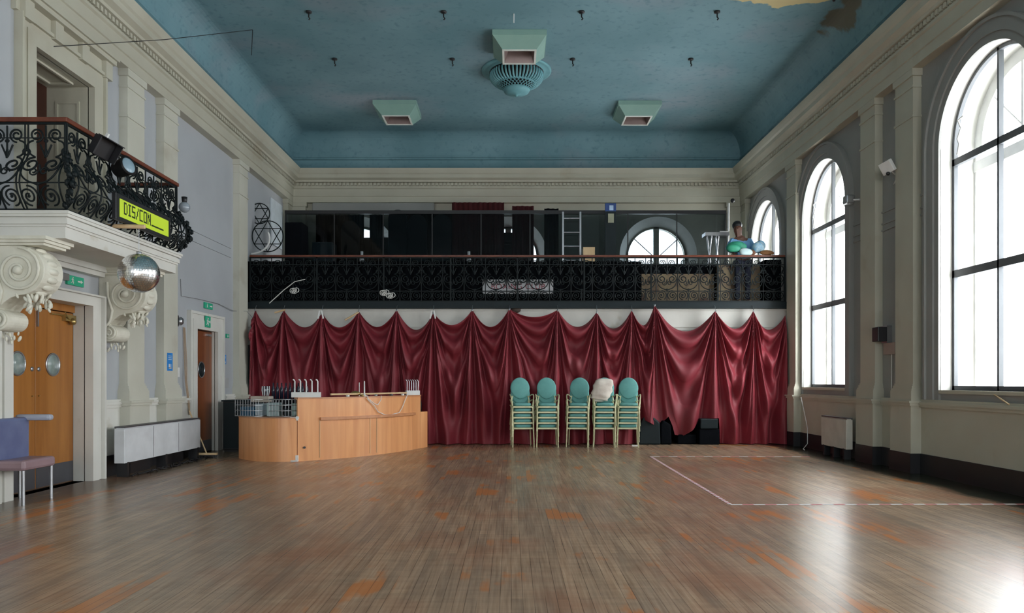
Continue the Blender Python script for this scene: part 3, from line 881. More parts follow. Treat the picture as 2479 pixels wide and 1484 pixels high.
for i in range(NR):
    a0, a1 = -PI / 2 + PI * i / NR, -PI / 2 + PI * (i + 1) / NR
    am = (a0 + a1) / 2
    nseg = max(5, int(52 * math.cos(am)))
    for k in range(nseg):
        b0, b1 = 2 * PI * k / nseg, 2 * PI * (k + .94) / nseg
        q = []
        for (aa, bb) in ((a0, b0), (a0, b1), (a1 - .006, b1), (a1 - .006, b0)):
            q.append(bc + br_ * Vector((math.cos(aa) * math.cos(bb), math.cos(aa) * math.sin(bb), math.sin(aa))))
        nn = ((q[0] + q[1] + q[2] + q[3]) / 4 - bc).normalized()
        tl = Vector((rr.uniform(-1, 1), rr.uniform(-1, 1), rr.uniform(-1, 1))) * .0006
        mb.add([p + (tl if j % 2 else -tl) + nn * .002 for j, p in enumerate(q)], [(0, 1, 2, 3)])
rel(mb.build('mirror_tiles', MIR, fix=False), t)
mb = MB(); mb.ball(bc, br_ - .004, 32); rel(mb.build('core', mat('ball_core', (.12, .12, .12), .5)), t)
mb = MB(); mb.lathe([(.03, 0), (.03, .03), (.001, .035)], bc + Vector((0, 0, br_ - .005)), 12); rel(mb.build('cap', STEEL), t)
mb = MB(); mb.tube([bc + Vector((0, 0, br_)), (bc.x, bc.y, 3.11)], .004, 5); rel(mb.build('chain', STEEL), t)
mb = MB(); mb.tube([(-4.98, 8.93, 3.135), (-4.33, 8.93, 3.12)], .026, 8)
tag(mb.build('wooden_pole', PINE), 'short pale wooden pole poking out under the yellow sign', 'pole')

# exit signs
def exit_sign(yc, zc, w_, h, x, name, label, pend=False):
    t = thing(name, label, 'sign', (x, yc, zc))
    mb = MB(); mb.box(x, x + .03, yc - w_ / 2, yc + w_ / 2, zc - h / 2, zc + h / 2); sf = rel(mb.build('sign_face', GREEN, bevel=.004), t)
    mb = MB()
    X0 = x + .03; X1 = x + .033
    # arrow
    ya_ = yc + w_ * .22
    mb.box(X0, X1, ya_ - w_ * .12, ya_ + w_ * .08, zc - h * .07, zc + h * .07)
    mb.add([(X1, ya_ + w_ * .06, zc - h * .2), (X1, ya_ + w_ * .06, zc + h * .2), (X1, ya_ + w_ * .2, zc)], [(0, 1, 2)])
    # running figure
    yf = yc - w_ * .22
    mb.ball((X1, yf + h * .05, zc + h * .28), h * .08, 8)
    mb.tube([(X1, yf, zc + h * .18), (X1, yf - h * .03, zc - h * .05)], h * .06, 6)
    mb.tube([(X1, yf - h * .03, zc - h * .05), (X1, yf + h * .15, zc - h * .15), (X1, yf + h * .12, zc - h * .35)], h * .045, 6)
    mb.tube([(X1, yf - h * .03, zc - h * .05), (X1, yf - h * .1, zc - h * .2), (X1, yf - h * .28, zc - h * .28)], h * .045, 6)
    mb.tube([(X1, yf - h * .2, zc + h * .05), (X1, yf, zc + h * .14), (X1, yf + h * .2, zc + h * .02)], h * .035, 6)
    mb.build('pictogram', PAPER, sf)
    return t
exit_sign(9.55, 2.56, .36, .12, XL + .0, 'exit_sign', 'green exit sign on the wall above the double doors')
exit_sign(13.75, 2.66, .36, .11, XL + .0, 'exit_sign', 'wide green exit sign above the single door')
exit_sign(13.58, 2.36, .20, .20, XL + .06, 'exit_sign', 'small square green sign on the frame over the single door')
exit_sign(14.68, 2.17, .13, .08, XL, 'exit_sign', 'tiny green sign on the wall right of the single door')
mb = MB(); mb.box(XL, XL + .04, 9.22, 9.4, 2.54, 2.63); tag(mb.build('emergency_light', STEEL, bevel=.01), 'grey emergency light unit beside the exit sign above double doors', 'light')

def notice(yc, z0, z1, w_, x, label, matl=BLUE):
    t = thing('notice', label, 'notice', (x, yc, (z0 + z1) / 2))
    mb = MB(); mb.box(x, x + .004, yc - w_ / 2, yc + w_ / 2, z0, z1); ns = rel(mb.build('notice_sheet', matl), t)
    if matl is BLUE:
        mb = MB(); h = z1 - z0
        for k in range(3): mb.box(x + .004, x + .006, yc - w_ * .3, yc + w_ * .3, z1 - h * (.18 + k * .1), z1 - h * (.15 + k * .1))
        mb.box(x + .004, x + .006, yc - w_ * .22, yc - w_ * .05, z0 + h * .14, z0 + h * .38); mb.box(x + .004, x + .006, yc - w_ * .22, yc + w_ * .26, z0 + h * .12, z0 + h * .2); mb.box(x + .004, x + .006, yc + w_ * .1, yc + w_ * .2, z0 + h * .14, z0 + h * .38)
        mb.build('print', PAPER, ns)
    return t
notice(11.97, 1.46, 1.74, .19, XL + .12, 'bright blue notice on the pilaster above the long radiator')
notice(14.58, 1.62, 1.80, .14, XL, 'narrow blue notice on the wall right of the single door')
notice(14.68, 1.16, 1.36, .2, XL, 'small grey printed sheet low beside the single door', mat('grey_sheet', (.40, .40, .40), .6))
# alarm bell, switch, cables
t = thing('alarm_bell', 'small round alarm sounder left of the single door', 'alarm', (XL, 12.55, 2.3))
mb = MB(); mb.lathe([(.07, 0), (.07, .05), (.045, .075), (.001, .08)], (XL, 12.55, 2.29), 20, Matrix.Rotation(PI / 2, 3, 'Y')); rel(mb.build('bell', STEEL), t)
mb = MB(); mb.box(XL, XL + .03, 12.36, 12.5, 2.2, 2.38); rel(mb.build('back_box', BLACKP), t)
mb = MB(); mb.box(XL, XL + .05, 12.40, 12.5, 1.36, 1.52); tag(mb.build('switch_box', WHITE, bevel=.006), 'white switch box on the wall above the broom', 'switch box')
mb = MB()
for dy in (0, .03, .06):
    mb.tube([(XL + .02, 12.7 + dy, 2.2), (XL + .03, 12.72 + dy * 1.5, 1.6), (XL + .06, 12.68 + dy, 1.3), (XL + .06, 12.78 + dy, .95), (XL + .05, 12.86 + dy * .4, .72)], .007, 5)
tag(mb.build('hanging_cables', mat('tan_cable', (.42, .30, .20), .6)), 'bunch of tan cables hanging down left of the single door', 'cable')
mb = MB(); mb.tube([(XL + .01, 12.62, 3.0), (XL + .01, 12.64, 2.72), (XL + .02, 13.2, 2.74), (XL + .02, 14.2, 2.75), (XL + .05, 14.9, 2.68), (XL + .14, 15.4, 2.72), (-5.3, 15.6, 2.55)], .006, 5)
tag(mb.build('wall_cable', mat('grey_cable', (.3, .3, .3), .6)), 'thin grey cable running above the single door towards the curtain', 'cable')
# wire from above the balcony door to the ceiling
mb = MB(); mb.tube([(-5.45, 9.0, 5.28), (-5.0, 10.9, 6.22), (-4.46, 13.03, ZC)], .005, 5); mb.tube([(-4.46, 13.03, ZC), (-4.47, 13.0, 6.9)], .006, 5)
tag(mb.build('ceiling_wire', BLACKP), 'thin black wire strung from the balcony doorway to the ceiling', 'wire')

# radiator left
def radiator(x0, x1, y0, y1, z0, z1, label, mt, nd):
    t = thing('radiator', label, 'radiator', ((x0 + x1) / 2, (y0 + y1) / 2, 0))
    mb = MB(); mb.box(x0, x1, y0, y1, z0, z1); rel(mb.build('casing', mt, bevel=.008), t)
    mb = MB(); mb.box(min(x0, x1) + .0, max(x0, x1) - .0, y0 + .01, y1 - .01, z1 + .012, z1 + .03)
    rel(mb.build('top_grille', KICK), t)
    n = 3
    for k in range(n):
        yy = y0 + .1 + k * (y1 - y0 - .2) / (n - 1)
        mb = MB(); mb.box(x0, x1, yy - .03, yy + .03, 0, z0 + .01); rel(mb.build('foot', BLACKP), t)
    mb = MB()
    for k in range(nd): 
        yy = y0 + (k + 1) * (y1 - y0) / (nd + 1); xf = x1 if abs(x1) < abs(x0) else x0
        mb.box(xf - .002, xf + .002, yy - .004, yy + .004, z0 + .01, z1 - .01)
    rel(mb.build('panel_seam', KICK), t)
    mb = MB()
    mb.box(min(x0, x1) + .02, max(x0, x1) - .02, y0 + .02, y1 - .02, z1, z1 + .012); rel(mb.build('casing_lip', mt), t)
    return t
radiator(-5.33, -5.19, 10.14, 12.62, .19, .655, 'long white panelled radiator on the left wall under the pilasters', mat('white_enamel', (.66, .68, .70), .4), 2)
mb = MB()
rr = random.Random(4)
for k in range(6):
    y0 = 10.25 + k * .38
    pts = [(-5.1 + rr.uniform(-.06, .06), y0 + q * .1 + rr.uniform(-.03, .03), .012 + (.03 if q % 2 else 0)) for q in range(7)]
    mb.tube(pts, .011, 5)
tag(mb.build('floor_cables', BLACKP), 'tangle of black cables on the floor under the long radiator', 'cable')
radiator(5.50, 5.61, 12.42, 13.42, .17, .66, 'short cream radiator below the further tall window', mat('cream_enamel', (.60, .57, .49), .4), 0)

# broom
t = thing('broom', 'broom with pale handle standing beside the long radiator', 'broom', (-5.14, 12.80, 0))
mb = MB(); mb.tube([(-5.16, 12.80, .07), (-5.43, 12.74, .80)], .012, 8); rel(mb.build('handle', PINE), t)
mb = MB(); mb.box(-5.30, -4.98, 12.77, 12.84, .045, .08); rel(mb.build('head', PINE, bevel=.005), t)
mb = MB()
for k in range(22): 
    xx = -5.29 + k * .0145
    mb.tube([(xx, 12.80, .045), (xx + rr.uniform(-.01, .01), 12.79, 0.0)], .008, 4)
rel(mb.build('bristles', BLACKP), t)

# black cabinet behind bar
t = thing('cabinet', 'black cabinet standing between the single door and the bar', 'cabinet', (-4.95, 13.95, 0))
mb = MB(); mb.box(-5.30, -4.55, 13.88, 14.45, 0.03, .92); rel(mb.build('body', BLACKP, bevel=.01), t)
mb = MB(); mb.box(-5.32, -4.53, 13.86, 14.47, .92, .945); rel(mb.build('top', DGRN), t)
for k in range(2):
    mb = MB(); mb.box(-5.28 + k * .37, -4.93 + k * .37, 13.868, 13.88, .06, .9); d_ = rel(mb.build('door', DGRN), t)
mb = MB(); mb.box(-5.28, -4.57, 13.9, 14.43, 0, .03); rel(mb.build('plinth', BLACKP), t)

# armchair at the far left edge
t = thing('armchair', 'grey-blue vinyl armchair at the left jamb of the double doors', 'chair', (-5.25, 8.15, 0))
mb = MB(); mb.box(-5.52, -5.36, 7.82, 8.42, .36, .90); rel(mb.build('backrest', FABBLUE, bevel=.03), t)
mb = MB(); mb.box(-5.36, -5.06, 7.85, 8.40, .36, .47); rel(mb.build('seat', mat('pink_vinyl', (.30, .20, .22), .35), bevel=.03), t)
mb = MB(); mb.box(-5.50, -5.11, 8.36, 8.46, .86, .93); rel(mb.build('armrest', mat('pale_vinyl', (.40, .42, .50), .35), bevel=.03), t)
for x_, y_ in ((-5.10, 8.38), (-5.10, 7.9), (-5.45, 8.38), (-5.45, 7.9)):
    mb = MB(); mb.tube([(x_, y_, 0), (x_, y_, .37)], .017, 8); rel(mb.build('leg', STEEL), t)

# ------------------------------------------------------------------ back balcony
YR = 15.66
mb = MB(); mb.box(XL, XR, 15.62, YB, 2.80, 2.93)
struct(mb.build('balcony_floor', DGRN), 'dark floor edge of the rear balcony')
mb = MB(); mb.box(XL, XR, 15.80, 15.95, 2.05, 2.80)
for z0, z1, e in ((2.36, 2.39, .02), (2.42, 2.44, .03), (2.28, 2.31, .02), (2.76, 2.80, .03)):
    mb.box(XL, XR, 15.80 - e, 15.82, z0, z1)
trim(mb, CREAMW, 'white beam under the rear balcony')
mb = MB(); mb.box(XL, XR, YB - .3, YB - .25, 0, 2.8); struct(mb.build('wall_stage', BLACKP))  # rear of the recess in black: shadow under the balcony painted in
rl2 = thing('balcony_railing', 'long black scrollwork railing of the rear balcony above the red curtains', 'railing', (0, YR, 0))
nP = 25; pw = (5.66 + 5.41) / nP
for k in range(nP):
    o = put_panel(rl2, SCROLLF, (-5.41 + (k + .5) * pw, 0, 2.94), 0)
mb = MB(); mb.box(-5.41, 5.66, YR - .02, YR + .02, 2.93, 2.96); mb.box(-5.41, 5.66, YR - .012, YR + .012, 3.15, 3.165); mb.box(-5.41, 5.66, YR - .012, YR + .012, 3.70, 3.715)
mb.box(-5.41, 5.66, YR - .015, YR + .015, 3.84, 3.86)
for k in range(9):
    x_ = -5.41 + k * 11.07 / 8; mb.box(x_ - .015, x_ + .015, YR - .015, YR + .015, 2.93, 3.86)
rel(mb.build('frame_bar', IRON), rl2)
mb = MB(); mb.box(-5.41, 5.66, YR - .045, YR + .045, 3.86, 3.90); rel(mb.build('handrail', RAILW, bevel=.008), rl2)
# black cloth behind railing
mb = MB()
n = 260
vs = []
for i in range(n + 1):
    x_ = -5.4 + i * (2.72 + 5.52) / n - .12; y_ = YR + .14 + .018 * math.sin(i * 1.3) + .01 * math.sin(i * .37)
    vs += [(x_, y_, 2.94), (x_, y_, 3.80)]
mb.add(vs, [(2 * i, 2 * i + 2, 2 * i + 3, 2 * i + 1) for i in range(n)], True)
o = mb.build('black_drape', BLKC, fix=False); so = o.modifiers.new('s', 'SOLIDIFY'); so.thickness = .006
tag(o, 'black cloth hung behind the rear balcony railing, left and centre', 'drape')
mb = MB(); mb.box(2.74, 4.40, YR + .75, YR + .79, 2.94, 3.62); tag(mb.build('plywood_board', mat('ply', (.30, .23, .13), .6, c2=(.22, .15, .09), scale=5, dirt=((.10, .05, .03), 3, .55))), 'tan board standing behind the right part of the rear railing', 'board')
mb = MB(); mb.box(2.70, XR - .07, YR + .85, YR + .88, 2.94, 3.86); mb.box(5.36, XR - .07, YR + .3, YR + .33, 2.94, 3.86); mb.box(5.36, 5.38, YR + .3, YR + .88, 2.94, 3.86); tag(mb.build('black_drape', BLKC), 'black backing cloth behind the tan board, right end of rear balcony', 'drape')
mb = MB(); mb.box(4.42, 5.35, YR + .6, YR + .64, 2.94, 3.80); tag(mb.build('plywood_board', bpy.data.materials['ply']), 'taller tan board at the right end behind the rear railing', 'board')
# banner
t = thing('banner', 'white club banner with red lettering hung low on the rear railing', 'banner', (.12, YR - .03, 3.27))
mb = MB(); mb.box(-.60, .87, YR + .048, YR + .054, 3.11, 3.405)
rel(mb.build('banner_cloth', mat('banner_cloth', (.50, .50, .52), .7, c2=(.42, .43, .45), scale=6)), t)
fc = bpy.data.curves.new('txt', 'FONT'); fc.body = 'BOXING CLUB'; fc.size = .165; fc.extrude = .001; fc.align_x = 'CENTER'; fc.space_character = 1.05
fo = bpy.data.objects.new('txt', fc); col.objects.link(fo)
bpy.context.view_layer.update()
me = bpy.data.meshes.new_from_object(fo.evaluated_get(bpy.context.evaluated_depsgraph_get()))
bpy.data.objects.remove(fo)
me.materials.clear(); me.materials.append(mat('red_print', (.22, .01, .03), .6))
lo = bpy.data.objects.new('lettering', me); col.objects.link(lo); lo.parent = t
lo.rotation_euler = (PI / 2, 0, 0); lo.location = (.02, .074, -.065)

# smoked glass screen
YG = 17.5
t = thing('glass_screen', 'tall smoked glass screen standing across the rear balcony', 'screen', (0, YG, 2.93))
mb = MB(); mb.add([(-5.22, YG, 2.95), (4.95, YG, 2.95), (4.95, YG, 5.18), (-5.22, YG, 5.18)], [(0, 1, 2, 3)])
rel(mb.build('glass', SMOKE), t)
mb = MB(); mb.box(-5.24, 4.97, YG - .03, YG + .03, 5.16, 5.24); rel(mb.build('top_rail', BLACKP), t)
mb = MB(); mb.box(-5.24, 4.97, YG - .03, YG + .03, 2.93, 2.97); rel(mb.build('bottom_rail', BLACKP), t)
for k in range(10):
    x_ = -5.23 + k * 10.19 / 9
    mb = MB(); mb.box(x_ - .012, x_ + .012, YG - .012, YG + .012, 2.97, 5.17); rel(mb.build('post', BLACKP), t)

def drape(x0, x1, z0, z1, Y, mt, name, label, cat='drape', amp=.03, per=.12, th=.008):
    n = max(12, int((x1 - x0) / .02)); ph = random.uniform(0, 6)
    vs = []
    for i in range(n + 1):
        x_ = x0 + (x1 - x0) * i / n
        for q in range(5):
            z = z0 + (z1 - z0) * q / 4
            vs.append((x_, Y + amp * math.sin(2 * PI * x_ / per + ph) * (1 - .4 * q / 4) + amp * .4 * math.sin(2 * PI * x_ / per * .37), z))
    fs = [(i * 5 + q, (i + 1) * 5 + q, (i + 1) * 5 + q + 1, i * 5 + q + 1) for i in range(n) for q in range(4)]
    mb = MB(); mb.add(vs, fs, True)
    o = mb.build(name, mt, fix=False); s_ = o.modifiers.new('s', 'SOLIDIFY'); s_.thickness = th
    return tag(o, label, cat)
Yd = 18.25
kx = Yd / 1830.
def X(px, Y): return (px - 1238) * Y / 1830
def Z(py, Y): return 1.3 + (922 - py) * Y / 1830
drape(X(765, Yd), X(881, Yd), 2.95, Z(520, Yd), Yd, BLKC, 'window_drape', 'black drape left of the leftmost bright gap behind the glass screen')
drape(X(895, Yd), X(926, Yd), 2.95, Z(520, Yd), Yd, BLKC, 'window_drape', 'narrow black drape between the two left gaps behind the screen')
drape(X(948, Yd), X(1098, Yd), 2.95, Z(518, Yd), Yd, BLKC, 'window_drape', 'wide black drape left of the dark red drape behind the screen')
drape(X(1095, Yd), X(1220, Yd), 2.95, Z(493, Yd), Yd - .12, REDC, 'window_drape', 'dark red drape topping out above the middle of the glass screen')
drape(X(1240, Yd), X(1292, Yd), 2.95, Z(500, Yd), Yd - .05, REDC, 'window_drape', 'narrow dark red drape right of the centre gap behind the screen')
drape(X(1318, Yd), X(1352, Yd), 2.95, Z(505, Yd), Yd, BLKC, 'window_drape', 'black drape right of the centre window behind the screen')
mb = MB(); mb.box(X(1218, Yd), X(1242, Yd), Yd, Yd + .03, 2.95, Z(563, Yd)); tag(mb.build('dark_board', BLKC), 'dark board closing the lower part of the centre gap', 'board')
mb = MB(); mb.box(X(880, Yd), X(950, Yd), Yd, Yd + .03, 2.95, Z(575, Yd)); tag(mb.build('dark_board', BLKC), 'dark board closing the lower part of the left gaps', 'board')
mb = MB(); mb.box(X(1288, Yd), X(1300, Yd), Yd, Yd + .03, 2.95, Z(605, Yd)); mb.box(X(926, Yd), X(950, Yd), Yd, Yd + .03, Z(548, Yd), Z(577, Yd)); 
# pale case on the wall above
mb = MB(); mb.box(X(757, 18.6), X(1052, 18.6), 18.52, 18.66, Z(514, 18.6), Z(492, 18.6)); tag(mb.build('screen_case', GREYR, bevel=.03), 'long grey projection screen case fixed above the glass screen', 'screen case')
# rounded dark boards (chair-back silhouettes)
for px, wd, top, lab in ((848, 44, 535, 'leftmost'), (1010, 48, 520, 'second from right'), (1068, 50, 519, 'rightmost'), (963, 46, 508, 'tallest')):
    Yq = 17.95; xc = X(px, Yq); hw_ = wd / 2 * Yq / 1830; zt_ = Z(top, Yq)
    poly = [(xc - hw_, 2.95), (xc + hw_, 2.95)] + [(xc + hw_ * math.cos(a), zt_ - hw_ + hw_ * math.sin(a)) for a in [PI * i / 14 for i in range(15)]]
    mb = MB(); mb.prism(poly, (Yq - .04, Yq + .04), lambda a, b_, e: (a, e, b_))
    tag(mb.build('chair_back_board', mat('navy_vinyl', (.012, .02, .026), .6), bevel=.02), '%s of the round-topped black boards standing in for chair backs behind the glass' % lab, 'panel', None)
# black crates left behind rail
mb = MB(); mb.box(X(692, 16.8), X(735, 16.8), 16.7, 17.2, 2.93, Z(540, 16.8)); tag(mb.build('black_case', BLKC, bevel=.02), 'tall black flight case at the left end of the rear balcony', 'case')
mb = MB(); mb.box(X(758, 17.8), X(808, 17.8), 17.7, 18.1, 2.93, Z(588, 17.8)); tag(mb.build('grey_box', mat('grey_box', (.30, .36, .36), .6), bevel=.01), 'pale grey box behind the left part of the glass', 'box')
# ladder
t = thing('ladder', 'pale metal ladder leaning behind the glass screen', 'ladder', (X(1383, 17.3), 17.3, 2.93))
xl_, xr2 = X(1363, 17.3), X(1405, 17.3)
for x_ in (xl_, xr2):
    mb = MB(); mb.box(x_ - .02, x_ + .02, 17.28, 17.32, 2.93, Z(513, 17.3)); rel(mb.build('rail', STEEL), t)
for z in [3.1 + .32 * k for k in range(7)]:
    mb = MB(); mb.tube([(xl_, 17.3, z), (xr2, 17.3, z)], .018, 6); rel(mb.build('rung', STEEL), t)
mb = MB(); mb.box(X(1411, 16.6), X(1439, 16.6), 16.5, 16.8, 2.93, Z(600, 16.6)); tag(mb.build('cardboard_box', PINE), 'beige cardboard box right of the ladder on the rear balcony', 'box')
t = thing('poster_stand', 'tall display stand topped by a blue and white poster', 'stand', (X(1478, 16.9), 16.9, 2.93))
x0, x1 = X(1465, 16.9), X(1491, 16.9)
mb = MB(); mb.box(x0, x1, 16.88, 16.94, 2.93, Z(492, 16.9)); rel(mb.build('stand', DGRN), t)
mb = MB(); mb.box(x0, x1, 16.87, 16.882, Z(512, 16.9), Z(493, 16.9)); rel(mb.build('poster', mat('deep_blue', (.02, .06, .22), .5)), t)
mb = MB(); mb.box(x0 + .09, x1 - .06, 16.862, 16.872, Z(510, 16.9), Z(498, 16.9)); rel(mb.build('poster_mark', mat('pale_blue', (.45, .6, .8), .5)), t)
mb = MB(); mb.box(x0 + .06, x1 - .05, 16.86, 16.88, Z(540, 16.9), Z(518, 16.9)); rel(mb.build('card', mat('pale_card', (.30, .31, .22), .6)), t)
# star hoop sculpture at left
def hoop(cx, cz, r, Y, label):
    t = thing('star_hoop', label, 'hoop', (cx, Y, cz - r))
    mb = MB(); mb.tube([(cx + r * math.cos(a), Y, cz + r * math.sin(a)) for a in [2 * PI * i / 40 for i in range(40)]], .012, 6, True); rel(mb.build('ring', IRON), t)
    mb = MB()
    for s in (1, -1):
        pts = [(cx + r * math.cos(PI / 2 * s + k * 2 * PI / 3), Y, cz + r * math.sin(PI / 2 * s + k * 2 * PI / 3)) for k in range(3)]
        for k in range(3): mb.tube([pts[k], pts[(k + 1) % 3]], .01, 5)
    rel(mb.build('star', IRON), t)
hoop(X(648, 16.1), Z(572, 16.1), .33, 16.1, 'black metal hoop with a six-pointed star, left end of rear balcony')
hoop(X(628, 16.3), Z(517, 16.3), .22, 16.3, 'smaller black metal star hoop above the large one')
mb = MB(); mb.box(XL + .005, XL + .03, 17.3, 18.15, 4.45, 5.5); tag(mb.build('white_board', mat('white_board', (.62, .68, .72), .4)), 'pale board on the side wall behind the star hoops', 'board')
mb = MB(); mb.tube([(-5.5 + .40 * math.cos(a), 15.95, 4.30 + .32 * math.sin(a)) for a in [math.radians(q) for q in range(-88, 31, 8)]], .02, 8); tag(mb.build('white_pipe', WHITE), 'short curved white pipe by the star hoops', 'pipe')
mb = MB(); mb.tube([(X(740, YR), YR - .03, 3.4), (X(715, YR), YR - .04, 3.35), (X(690, YR), YR - .06, 3.18), (X(655, YR), YR - .08, 2.90)], .009, 6); tag(mb.build('rope', PAPER), 'pale rope tied at the left end of the rear railing', 'rope')
for k, (px, py) in enumerate(((712, 703), (930, 708), (945, 715))):
    mb = MB()
    for q in range(3):
        mb.tube([at(px + a, py + b_, YR - .04) for a, b_ in spiral(q * 5 - 4, 0, 8, 3, q, 1.4, 14)], .008, 5)
    tag(mb.build('knotted_rag', PAPER), ['white rag knotted low on the railing near the rope', 'left of two white rags knotted on the railing above the bar', 'right of two white rags knotted on the railing above the bar'][k], 'rag')
for px in (876, 1135):
    mb = MB(); mb.lathe([(.001, -.74), (.012, -.74), (.012, -.1), (.045, -.1), (.05, .18), (.03, .24), (.03, .34), (.001, .34)], (at(px, 655, 15.9).x, 15.9, 3.68), 14)
    tag(mb.build('white_lamp', mat('opal', (.32, .34, .36), .4)), 'pale cylindrical lamp behind the rear railing, %s one' % ('left' if px < 1000 else 'right'), 'lamp')
# white pole + speaker right
t = thing('light_stand', 'white pole with a black lamp head near the right end of the glass', 'stand', (X(1764, 17), 17, 2.93))
mb = MB(); mb.tube([(X(1760, 17), 17, 2.93), (X(1764, 17), 17, Z(492, 17))], .022, 8); rel(mb.build('pole', WHITE), t)
mb = MB(); mb.ball((X(1772, 17), 16.95, Z(487, 17)), .05, 12); rel(mb.build('lamp_head', BLACKP), t)
mb = MB(); mb.box(X(1742, 17), X(1765, 17), 16.97, 17.0, Z(570, 17), Z(560, 17)); rel(mb.build('arm', WHITE), t)

# person standing behind the rear railing
def skin(name, joints, edges, mt, parent=None, sub=1, root=0):
    me = bpy.data.meshes.new(name); me.from_pydata([j[:3] for j in joints], edges, []); me.materials.append(mt)
    o = bpy.data.objects.new(name, me); col.objects.link(o)
    if parent: o.parent = parent
    o.modifiers.new('skin', 'SKIN')
    for i, j in enumerate(joints):
        me.skin_vertices[0].data[i].radius = (j[3], j[4] if len(j) > 4 else j[3])
        me.skin_vertices[0].data[i].use_root = (i == root)
    s_ = o.modifiers.new('sub', 'SUBSURF'); s_.levels = sub; s_.render_levels = sub
    for p in me.polygons: p.use_smooth = True
    return o
SKIN = mat('skin', (.13, .055, .035), .5)
SHIRT = mat('pale_blue_shirt', (.16, .36, .62), .8)
JEANS = mat('dark_trousers', (.02, .025, .05), .8)
pr = thing('person', 'person in a light blue top standing behind the rear railing, leaning left', 'person', (X(1800, 16.1), 16.15, 2.93))
J = [(0, 0, .92, .14, .10), (0, 0, 1.15, .13, .09), (-.05, -.02, 1.36, .15, .09), (-.10, -.03, 1.46, .05, .05), (-.12, -.05, 1.56, .10, .11), (-.13, -.05, 1.69, .095, .10),
     (.10, 0, .86, .085, .085), (.11, 0, .48, .055, .055), (.11, .02, .08, .04, .04), (.11, -.10, .03, .035, .03),
     (-.10, 0, .86, .085, .085), (-.11, 0, .48, .055, .055), (-.11, .02, .08, .04, .04), (-.11, -.10, .03, .035, .03),
     (.14, -.02, 1.36, .05, .05), (.20, -.14, 1.14, .042, .042), (.05, -.34, 1.03, .03, .03),
     (-.24, -.03, 1.36, .05, .05), (-.36, -.15, 1.16, .042, .042), (-.30, -.36, 1.05, .03, .03)]
E = [(0, 1), (1, 2), (2, 3), (3, 4), (4, 5), (0, 6), (6, 7), (7, 8), (8, 9), (0, 10), (10, 11), (11, 12), (12, 13), (2, 14), (14, 15), (15, 16), (2, 17), (17, 18), (18, 19)]
skin('body', J, E, SKIN, pr)
def grow(j, k): return (j[0], j[1], j[2], j[3] + k, (j[4] if len(j) > 4 else j[3]) + k)
sj = [grow(J[i], .055 if i < 3 else .02) for i in (0, 1, 2, 14, 15, 17, 18)] + [(-.01 + .04, -.31, 1.045, .042, .042), (-.31, -.33, 1.065, .042, .042)]
skin('shirt', sj, [(0, 1), (1, 2), (2, 3), (3, 4), (4, 7), (2, 5), (5, 6), (6, 8)], SHIRT, pr)
tj = [grow(J[i], .012) for i in (0, 6, 7, 8, 10, 11, 12)]
skin('trousers', tj, [(0, 1), (1, 2), (2, 3), (0, 4), (4, 5), (5, 6)], JEANS, pr)
mb = MB(); mb.ball((-.12, .005, 1.69), .112, 14, (.95, .95, .9)); mb.build('hair', BLACKP, pr)
for hx, s in ((.05, 1), (-.30, 1)):
    mb = MB()
    bx0 = (hx, -.38, 1.02)
    mb.ball(bx0, .035, 10, (1.1, 1.3, .5))
    for k in range(4): mb.tube([(hx - .026 + k * .017, -.40, 1.02), (hx - .026 + k * .017, -.45 - .008 * (k in (1, 2)), 1.02), (hx - .026 + k * .017, -.465, 1.0)], .008, 6)
    mb.tube([(hx - .03, -.37, 1.02), (hx - .055, -.40, 1.01), (hx - .06, -.425, 1.0)], .009, 6)
    mb.build('hand', SKIN, pr)
mb = MB(); mb.ball((-.15, -.165, 1.60), .018, 8, (1, 1.2, 1)); mb.build('nose', SKIN, pr)
# green cloth, white sheet, bundles resting on handrail
def blob(name, c, s, mt, label, cat, seed=0, zbase=None):
    mb = MB(); mb.ball((0, 0, 0), 1, 26)
    rr = np.random.RandomState(seed); k = rr.uniform(1.5, 4, (4, 3)); p = rr.uniform(0, 6, 4)
    vs = []
    for v in mb.v:
        f = 1 + sum(.10 * math.sin(k[i][0] * v[0] + k[i][1] * v[1] * 1.7 + k[i][2] * v[2] + p[i]) for i in range(4))
        q = Vector((v[0] * s[0] * f, v[1] * s[1] * f, v[2] * s[2] * f))
        if q.z < -s[2] * .8: q.z = -s[2] * .8
        vs.append(q + Vector(c))
    mb.v = [tuple(q) for q in vs]
    return tag(mb.build(name, mt), label, cat)
blob('green_bag', at(1780, 600, 15.72), (.20, .10, .11), mat('green_cloth', (.03, .30, .17), .6, c2=(.02, .22, .14), scale=8), 'green cloth bag resting on the rear handrail in front of the person', 'bag', 1)
blob('white_sheet', at(1806, 610, 15.62), (.14, .05, .08), mat('pale_sheet', (.50, .66, .68), .6), 'white plastic sheet bundled under the green bag', 'sheet', 2)
blob('blue_bag', at(1838, 600, 15.75), (.12, .08, .13), mat('blue_white_bag', (.15, .38, .60), .6, c2=(.5, .65, .7), scale=14), 'blue and white plastic bag on the rear handrail beside the window', 'bag', 3)
blob('brown_bundle', at(1820, 612, 15.66), (.08, .05, .06), mat('brown_cloth', (.14, .06, .03), .8), 'small brown bundle on the rear handrail between the bags', 'bundle', 4)
blob('brown_bundle', at(1856, 612, 15.66), (.13, .05, .055), mat('orange_brown_cloth', (.20, .09, .03), .8), 'wider orange-brown bundle at the right end of the rear handrail', 'bundle', 5)
t = thing('folding_trestle', 'grey metal folding trestle stacked at the right of the glass screen', 'trestle', (X(1725, 16.6), 16.6, 2.93))
